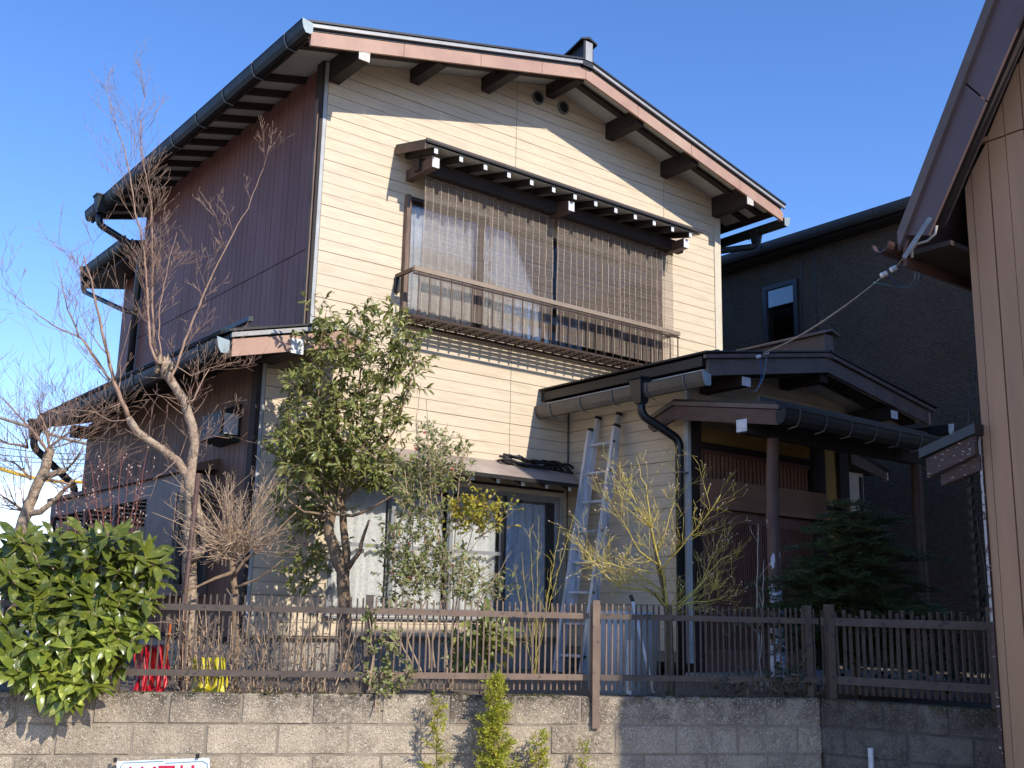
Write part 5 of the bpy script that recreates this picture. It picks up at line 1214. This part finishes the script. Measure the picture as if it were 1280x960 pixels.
leafy_shrub('nandina', 'wispy feathery-leaved shrub rising past the window canopy', (560, 866), [[(560, 880), (556, 760), (552, 650), (555, 560), (560, 530)], [(565, 880), (566, 700), (575, 600), (582, 565)], [(560, 860), (548, 650), (540, 560)]],
            [(556, 562, 30, 14, 0), (575, 575, 18, 14, 0), (540, 580, 18, 18, 0), (560, 600, 30, 16, 0)], 1.3, M['leaf_rose'], M['twig_tan'], .03, .012, 4.5, 1, 0, .12)
leafy_shrub('yellow_shrub', 'small shrub with yellow-green autumn leaves before the window', (590, 866), [[(560, 880), (570, 780), (580, 700), (600, 670), (610, 650)], [(560, 860), (575, 720), (590, 660)], [(600, 670), (625, 650), (640, 640)]],
            [(585, 645, 26, 20, 0), (605, 650, 26, 22, 0), (598, 630, 14, 12, 0), (575, 655, 14, 14, 0), (632, 640, 12, 5, 0)], 1.15, M['leaf_yellow'], M['bark_tan'], .036, .022, 11, 1, 0, .12)
leafy_shrub('dark_leafed_plant', 'clump of broad dark green leaves low behind the sunlit pickets', (600, 866), [[(600, 880), (598, 830), (595, 790)], [(605, 880), (610, 830), (615, 800)]], [(590, 805, 26, 40, 0), (612, 810, 18, 40, 0)], .5, M['leaf_ever'], M['twig_dry'], .12, .05, 3.0, 2, 0, .10, per=(3, 5))
# ivy on a fence post
leafy_shrub('ivy', 'ivy climbing the fence post and trailing down the block wall', (470, 862), [[(462, 866), (466, 820), (461, 770)], [(480, 868), (490, 840), (480, 800)], [(470, 868), (468, 890)]], [(470, 850, 24, 14, 0), (485, 820, 18, 34, 0), (462, 790, 9, 36, 0), (500, 850, 20, 14, 0), (470, 880, 7, 12, -.06), (478, 866, 26, 6, -.04)], .04, M['leaf_rose'], M['twig_tan'], .03, .024, 5.5, 1, 0, .03, cat='ivy', tl=.06)

# 7. green-stemmed shrub and yellow-twig tree
rnd = random.Random(81)
cane_shrub('green_stem_shrub', 'leafless shrub with upright yellow-green stems before the blue curtain', (668, 850), [(652, 690), (662, 660), (674, 645), (700, 655), (642, 705), (716, 650), (690, 700)], .8, M['twig_yellow'], .0034, 8, None, .11, up=.15)
T = .55
t7 = empty('yellow_twig_tree', W(838, 868, T), 'small spreading tree with bright yellow twigs and pale buds beside the ladder', 'tree'); mb = MB(); tips = []
tb = MB(); limb(tb, [(838, 885), (838, 820), (836, 775), (834, 757)], T, .034, .022, rnd, 0, 9, .004); limb(tb, [(834, 765), (830, 735), (824, 710), (820, 690), (815, 665)], T, .019, .012, rnd, 0, 8, .004); limb(tb, [(834, 760), (822, 745), (812, 738)], T, .015, .011, rnd, 0, 8, .004); tb.build('trunk', M['bark_olive'], t7, smooth=True)
LB = [([(834, 765), (830, 735), (824, 710), (820, 690), (815, 660), (808, 620), (800, 585), (795, 570)], .017), ([(834, 760), (820, 742), (800, 735), (775, 735), (755, 718), (735, 690), (715, 668)], .013),
      ([(822, 705), (800, 690), (785, 665), (772, 640), (760, 620)], .010), ([(824, 712), (845, 690), (860, 670), (880, 650), (900, 620)], .011), ([(836, 765), (860, 748), (880, 725), (900, 700), (925, 690)], .012),
      ([(830, 740), (815, 730), (795, 715), (765, 705), (745, 700), (720, 705)], .009), ([(820, 690), (832, 665), (842, 630), (850, 595), (846, 575)], .009), ([(836, 770), (855, 755), (885, 752), (910, 745)], .008), ([(815, 660), (798, 640), (786, 610), (782, 590)], .008), ([(834, 762), (870, 735), (895, 690), (905, 660)], .009), ([(826, 715), (800, 712), (780, 720), (760, 740)], .006), ([(775, 735), (760, 725), (748, 700), (742, 680)], .006)]
for px, r in LB:
    o, rr = limb(mb, px, T+rnd.uniform(-.03, .03), r*.62, .002, rnd, rnd.uniform(-.35, .35), 6, .009)
    sprout(mb, o, rr, rnd, 20, .2, 3, .12, .2, .7, (1, 3), tips=tips, rs=.42, wob=.17)
mb.build('branches', M['twig_yellow'], t7, smooth=True)
bm = MB()
for (p, d, l) in tips:
    if rnd.random() < .16: bm.tube([p, p+d.normalized()*.006, p+d.normalized()*.013], [.002, .0045, .001], 5)
bm.build('buds', M['bud'], t7, kind='stuff')
cane_shrub('pale_sapling', 'two thin pale bare saplings before the lattice door', (948, 868), [(948, 655), (955, 700)], .5, M['twig_white'], .006, 5, None, .16, 1)

# 8. conifers
def conifer(name, label, base, top, halfw, off, m, stem_m, rnd, nb, l, w_, start=.1, r=.03, cat='tree'):
    o = empty(name, W(*base, off), label, cat); p0, p1 = W(*base, off), W(*top, off); H = (p1-p0).length; tr = MB(); lf = MB()
    tr.tube([p0, p0+(p1-p0)*.5+jit(rnd, .01), p1], [r, r*.6, r*.1], 7)
    for k in range(nb):
        t = start+(1-start)*((k+rnd.random())/nb); b = p0+(p1-p0)*t; a = k*2.4+rnd.uniform(-.5, .5)
        L_ = halfw*H*(1-t)**.55*rnd.choice((.6, .8, 1, 1, 1.2, 1.4))+.05; d = V((math.cos(a), math.sin(a), rnd.uniform(.1, .55)))
        sd = V((-math.sin(a), math.cos(a), 0)); n = max(5, int(L_/.028)); prev = b
        for j in range(1, n+1):
            s_ = j/n; c = b+d*L_*s_+V((0, 0, -.10*L_*s_*s_*3))+jit(rnd, .004); tr.tube([prev, c], [.0045*(1-s_)+.0012, .0045*(1-s_)+.001], 4); 
            for side in (-1, 1):                      # side twigs carry flat needle sprays
                tl = L_*.42*(1-.75*s_)*rnd.uniform(.6, 1.2)+.03; td = (d*.75+sd*side*.8+V((0, 0, rnd.uniform(-.2, .25)))).normalized()
                nn = max(3, int(tl/.016))
                for q in range(nn):
                    e = c+td*tl*q/nn+V((0, 0, -.05*tl*(q/nn)**2))
                    for w2 in (-1, 1):
                        sp_ = td.cross(V((0, 0, 1))).normalized()*w2
                        lf.leaf(e, (td*.7+sp_*.7+jit(rnd, .25)), V((0, 0, 1))+jit(rnd, .35), l*rnd.uniform(.7, 1.2), w_, .15, .1, 1)
            prev = c
    tr.build('trunk', stem_m, o, smooth=True); lf.build('foliage', m, o, kind='stuff'); return o
rnd = random.Random(91)
conifer('conifer', 'dark spreading conifer before the porch and charcoal wall', (1072, 880), (1062, 628), .50, .75, M['needle'], M['bark_tan'], rnd, 135, .044, .0125, start=.20)
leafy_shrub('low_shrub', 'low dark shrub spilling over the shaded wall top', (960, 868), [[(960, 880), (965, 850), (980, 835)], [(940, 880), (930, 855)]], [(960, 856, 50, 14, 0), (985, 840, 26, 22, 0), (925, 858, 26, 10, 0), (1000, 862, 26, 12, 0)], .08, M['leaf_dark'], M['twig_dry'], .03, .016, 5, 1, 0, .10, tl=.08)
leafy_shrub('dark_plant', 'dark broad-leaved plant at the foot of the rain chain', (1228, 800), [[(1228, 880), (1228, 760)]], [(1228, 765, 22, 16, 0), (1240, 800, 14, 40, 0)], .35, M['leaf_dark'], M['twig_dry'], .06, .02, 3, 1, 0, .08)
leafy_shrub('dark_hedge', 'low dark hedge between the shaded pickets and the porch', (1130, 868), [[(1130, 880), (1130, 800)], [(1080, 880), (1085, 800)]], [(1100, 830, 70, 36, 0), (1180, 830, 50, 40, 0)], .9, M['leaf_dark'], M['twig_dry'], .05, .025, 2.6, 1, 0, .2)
# seedlings growing in front of the wall: they root at the street edge
for (bx, top, hw, nb, lab) in ((618, 845, .20, 75, 'tall yellow-green conifer seedling growing against the block wall'), (545, 868, .13, 24, 'thin yellow-green conifer seedling left of the tallest one on the wall'), (672, 915, .15, 30, 'short yellow-green conifer seedling right of the tallest one on the wall'), (727, 932, .13, 20, 'tiny yellow-green conifer seedling nearest the shaded wall')):
    s_ = W(bx, 950, -.12); b0 = V((s_.x, s_.y, 0.0)); tz = W(bx+2, top, -.12)
    def cf(b0=b0, tz=tz, hw=hw, nb=nb, lab=lab):
        o = empty('conifer_seedling', b0, lab, 'seedling', 'conifer seedlings along the wall'); tr, lf = MB(), MB(); H = tz.z
        tr.tube([b0, V((b0.x+.01, b0.y, H*.5)), tz], [.009, .006, .0015], 6)
        for k in range(int(nb*4)):
            t = .1+.9*(k+rnd.random())/(nb*4); b = b0+(tz-b0)*t; a = rnd.uniform(0, 6.28); L_ = hw*(1-t)**.5*rnd.uniform(.4, 1.1)+.015
            if hw < .16 and rnd.random() < .35: continue
            d = V((math.cos(a), math.sin(a)*.45, rnd.uniform(.2, .9))); e = b+d*L_; tr.tube([b, (b+e)/2-V((0, 0, .01)), e], [.0022, .0018, .001], 3)
            for j in range(max(5, int(L_*130))):
                s = rnd.random(); c = b+(e-b)*s; dd = (d+jit(rnd, .8)).normalized()
                for f in range(3): lf.leaf(c+dd*.011*f, dd+jit(rnd, .7), jit(rnd, 1)+V((0, 0, .5)),   .024*rnd.uniform(.6, 1.3), .009, .2, .1, 1)
        tr.build('stem', M['bark_tan'], o); lf.build('foliage', M['needle_y'], o, kind='stuff')
    cf()

# ---------------------------------------------------------------- loose things behind the fence
rnd = random.Random(101)
def drape(name, m, label, cat, pxs, off, seed):
    r = random.Random(seed); n, k = 14, 10; vs = []; fs = []; (x0, y0, x1, y1) = pxs
    for j in range(k):
        for i in range(n):
            u, v = i/(n-1), j/(k-1); p = W(x0+(x1-x0)*u+8*math.sin(v*4)*v, y0+(y1-y0)*v, off+.045*math.sin(u*14+v*2)+.03*math.sin(u*31+seed)*v-.1*v); vs.append(p)
    for j in range(k-1):
        for i in range(n-1): fs.append((j*n+i, j*n+i+1, (j+1)*n+i+1, (j+1)*n+i))
    o = MB().add(vs, fs).build(name, m, smooth=True); s = o.modifiers.new('thick', 'SOLIDIFY'); s.thickness = .004; tag(o, label, cat); return o
drape('red_sheet', M['red'], 'crumpled red plastic sheet standing behind the fence', 'sheet', (165, 806, 208, 872), .35, 1)
drape('yellow_sheet', M['yellow'], 'bright yellow plastic sack slumped behind the fence', 'sack', (238, 822, 282, 874), .32, 2)
tag(MB().tube([W(205, 830, .3), W(209, 805, .3), W(212, 780, .3)], .012, 8).build('orange_stick', M['orange']), 'short orange plastic stick among the dry stems', 'stick')
# white plastic tank and pole
tk = MB(); c0 = W(778, 870, .95); vs = []; fs = []; n = 28
for (r, z) in ((.20, 1.06), (.225, 1.10), (.235, 1.35), (.24, 1.60), (.21, 1.64), (.0, 1.645)):
    for j in range(n):
        a = 2*math.pi*j/n; ca, sa = math.cos(a), math.sin(a); k = (abs(ca)**4+abs(sa)**4)**-.25; vs.append((c0.x+r*k*ca, c0.y+r*k*sa*.8, z))
for i in range(5):
    for j in range(n): fs.append((i*n+j, i*n+(j+1) % n, (i+1)*n+(j+1) % n, (i+1)*n+j))
tag(tk.add(vs, fs).build('plastic_tub', M['whiteplastic'], smooth=True), 'white rounded plastic tub upturned behind the pickets by the ladder', 'tub')
po_ = empty('white_pole', W(817, 866, .2), 'white pole with black tip leaning behind the pickets', 'pole')
MB().tube([W(817, 866, .2), W(791, 752, .35)], .011, 8).build('shaft', M['white'], po_, smooth=True); MB().tube([W(791, 752, .35), W(788, 744, .36)], .013, 8).build('tip', M['black'], po_)
tag(MB().tube([W(786, 868, .3), W(787, 800, .3)], .02, 8).build('white_post', M['white']), 'short white pipe standing behind the pickets beside the tub', 'pipe')
tag(MB().tube([W(1088, 968, -.25), W(1087, 938, -.25)], .014, 10).build('white_stake', M['white']), 'white stake top before the shaded block wall', 'stake')
p_ = MB(); q = W(1088, 935, -.25); p_.tube([V((q.x, q.y, 0)), q], .017, 10); bpy.data.objects.remove(bpy.data.objects['white_stake']); tag(p_.build('white_stake', M['white']), 'white stake standing before the shaded block wall', 'stake')
# street sign board fixed to the wall
sg = empty('sign_board', W(204, 1000, -.03), 'white board with red lettering fixed low on the block wall', 'sign')
c = [W(146, 951.5, -.03), W(262, 947, -.03), W(264, 1040, -.03), W(148, 1044, -.03)]
MB().ext(c, -FN*.012).build('panel', M['sign'], sg)
def stroke(a, b, w_, m=M['signred'], nm='lettering'):
    MB().bar(W(*a, -.0435), W(*b, -.0435), w_, .003, up=FN).build(nm, m, sg)
def px(u, v): return (130+u/8, 930+v/8)
for (a, b, w_) in ((px(265, 228), px(255, 330), .014), (px(250, 262), px(340, 262), .012), (px(382, 226), px(382, 330), .014), (px(425, 238), px(430, 330), .010), (px(490, 236), px(522, 236), .012), (px(545, 232), px(710, 230), .016), (px(560, 232), px(560, 330), .012), (px(625, 232), px(625, 330), .012), (px(690, 232), px(690, 330), .012), (px(778, 212), px(778, 330), .013), (px(833, 236), px(833, 330), .010), (px(890, 212), px(890, 330), .016)):
    stroke(a, b, w_)
for (a, b) in ((px(200, 188), px(600, 172)), (px(610, 192), px(985, 172)), (px(200, 188), px(165, 225)), (px(165, 225), px(165, 400)), (px(985, 172), px(1035, 200)), (px(1035, 200), px(1035, 400))): stroke(a, b, .004, M['signblue'], 'border_line')
for q in ((144, 950), (247, 945)): part('clip', M['black'], sg, W(*q, -.05)-V((.008, .008, .012)), W(*q, -.05)+V((.008, .008, .012)))

# ---------------------------------------------------------------- far left background
fh = empty('tiled_house', (-3.5, 15.5, 1.0), 'low neighbouring house with grey tiled roof beyond the gnarled tree', 'house')
fy = 14.0
def fb(x, y, Y): return hit(x, y, 1, Y)
ztop = hit(40, 603, 1, 16.5).z; zlow = hit(40, 650, 1, 13.0).z
MB().ext([(-9, 13.0, zlow), (-9, 16.5, ztop), (-9, 20, zlow), (-9, 20, zlow-.15), (-9, 16.5, ztop-.15), (-9, 13.0, zlow-.15)], (8.6, 0, 0)).build('roof', M['tile'], fh)
k = 0
while k < 9:
    t = (k+.5)/9; yy = 13.0+3.5*t; z = zlow+(ztop-zlow)*t; MB().bar((-9, yy, z+.03), (-.4, yy, z+.03), .30, .02).build('tile_course', M['tile'], fh); k += 1
part('wall', M['wood_mid'], fh, (-8.6, 13.4, 0), (-.8, 19.6, zlow-.1))
part('ridge_cap', M['metal_edge'], fh, (-9, 16.4, ztop), (-.4, 16.6, ztop+.12))
hm = MB(); vs = []; fs = []; rnd = random.Random(7); n = 40
for i in range(n):
    x = -260+i*9; z = 26+8*math.sin(i*.5)+5*math.sin(i*1.3)+rnd.uniform(-1.5, 1.5)-max(0, i-27)*3.2; vs += [(x, 240, 0), (x, 240, max(1, z)), (x, 330, max(.5, z*.5)), (x, 330, 0)]
for i in range(n-1):
    for q in range(4): fs.append((i*4+q, (i+1)*4+q, (i+1)*4+(q+1) % 4, i*4+(q+1) % 4))
hm.add(vs, fs); tag(hm.build('hill', M['hill'], base=(0, 280, 0)), kind='structure')
tag(MB().tube([fb(-30, 578, 20), fb(0, 586, 20), fb(20, 592, 20), fb(40, 597, 20), fb(70, 602, 20), fb(120, 603, 20)], .045, 6).build('yellow_cable_guard', M['yellow_cable']), 'sagging yellow cable guard in the distance behind the gnarled tree', 'cable')
tag(MB().tube([fb(-30, 515, 30), fb(0, 522, 30), fb(40, 535, 30), fb(80, 548, 30), fb(130, 560, 30)], .06, 5).build('utility_cable', M['cable']), 'pale utility cable crossing the sky beyond the lean-to', 'cable')
for k, (a, b) in enumerate(((555, 566), (566, 573), (575, 578))):
    tag(MB().tube([fb(-30, a, 32), fb(50, b, 32), fb(140, b+3, 32)], .018, 4).build('utility_cable', M['black']), 'thin black utility wire beyond the lean-to', 'cable', 'thin utility wires')
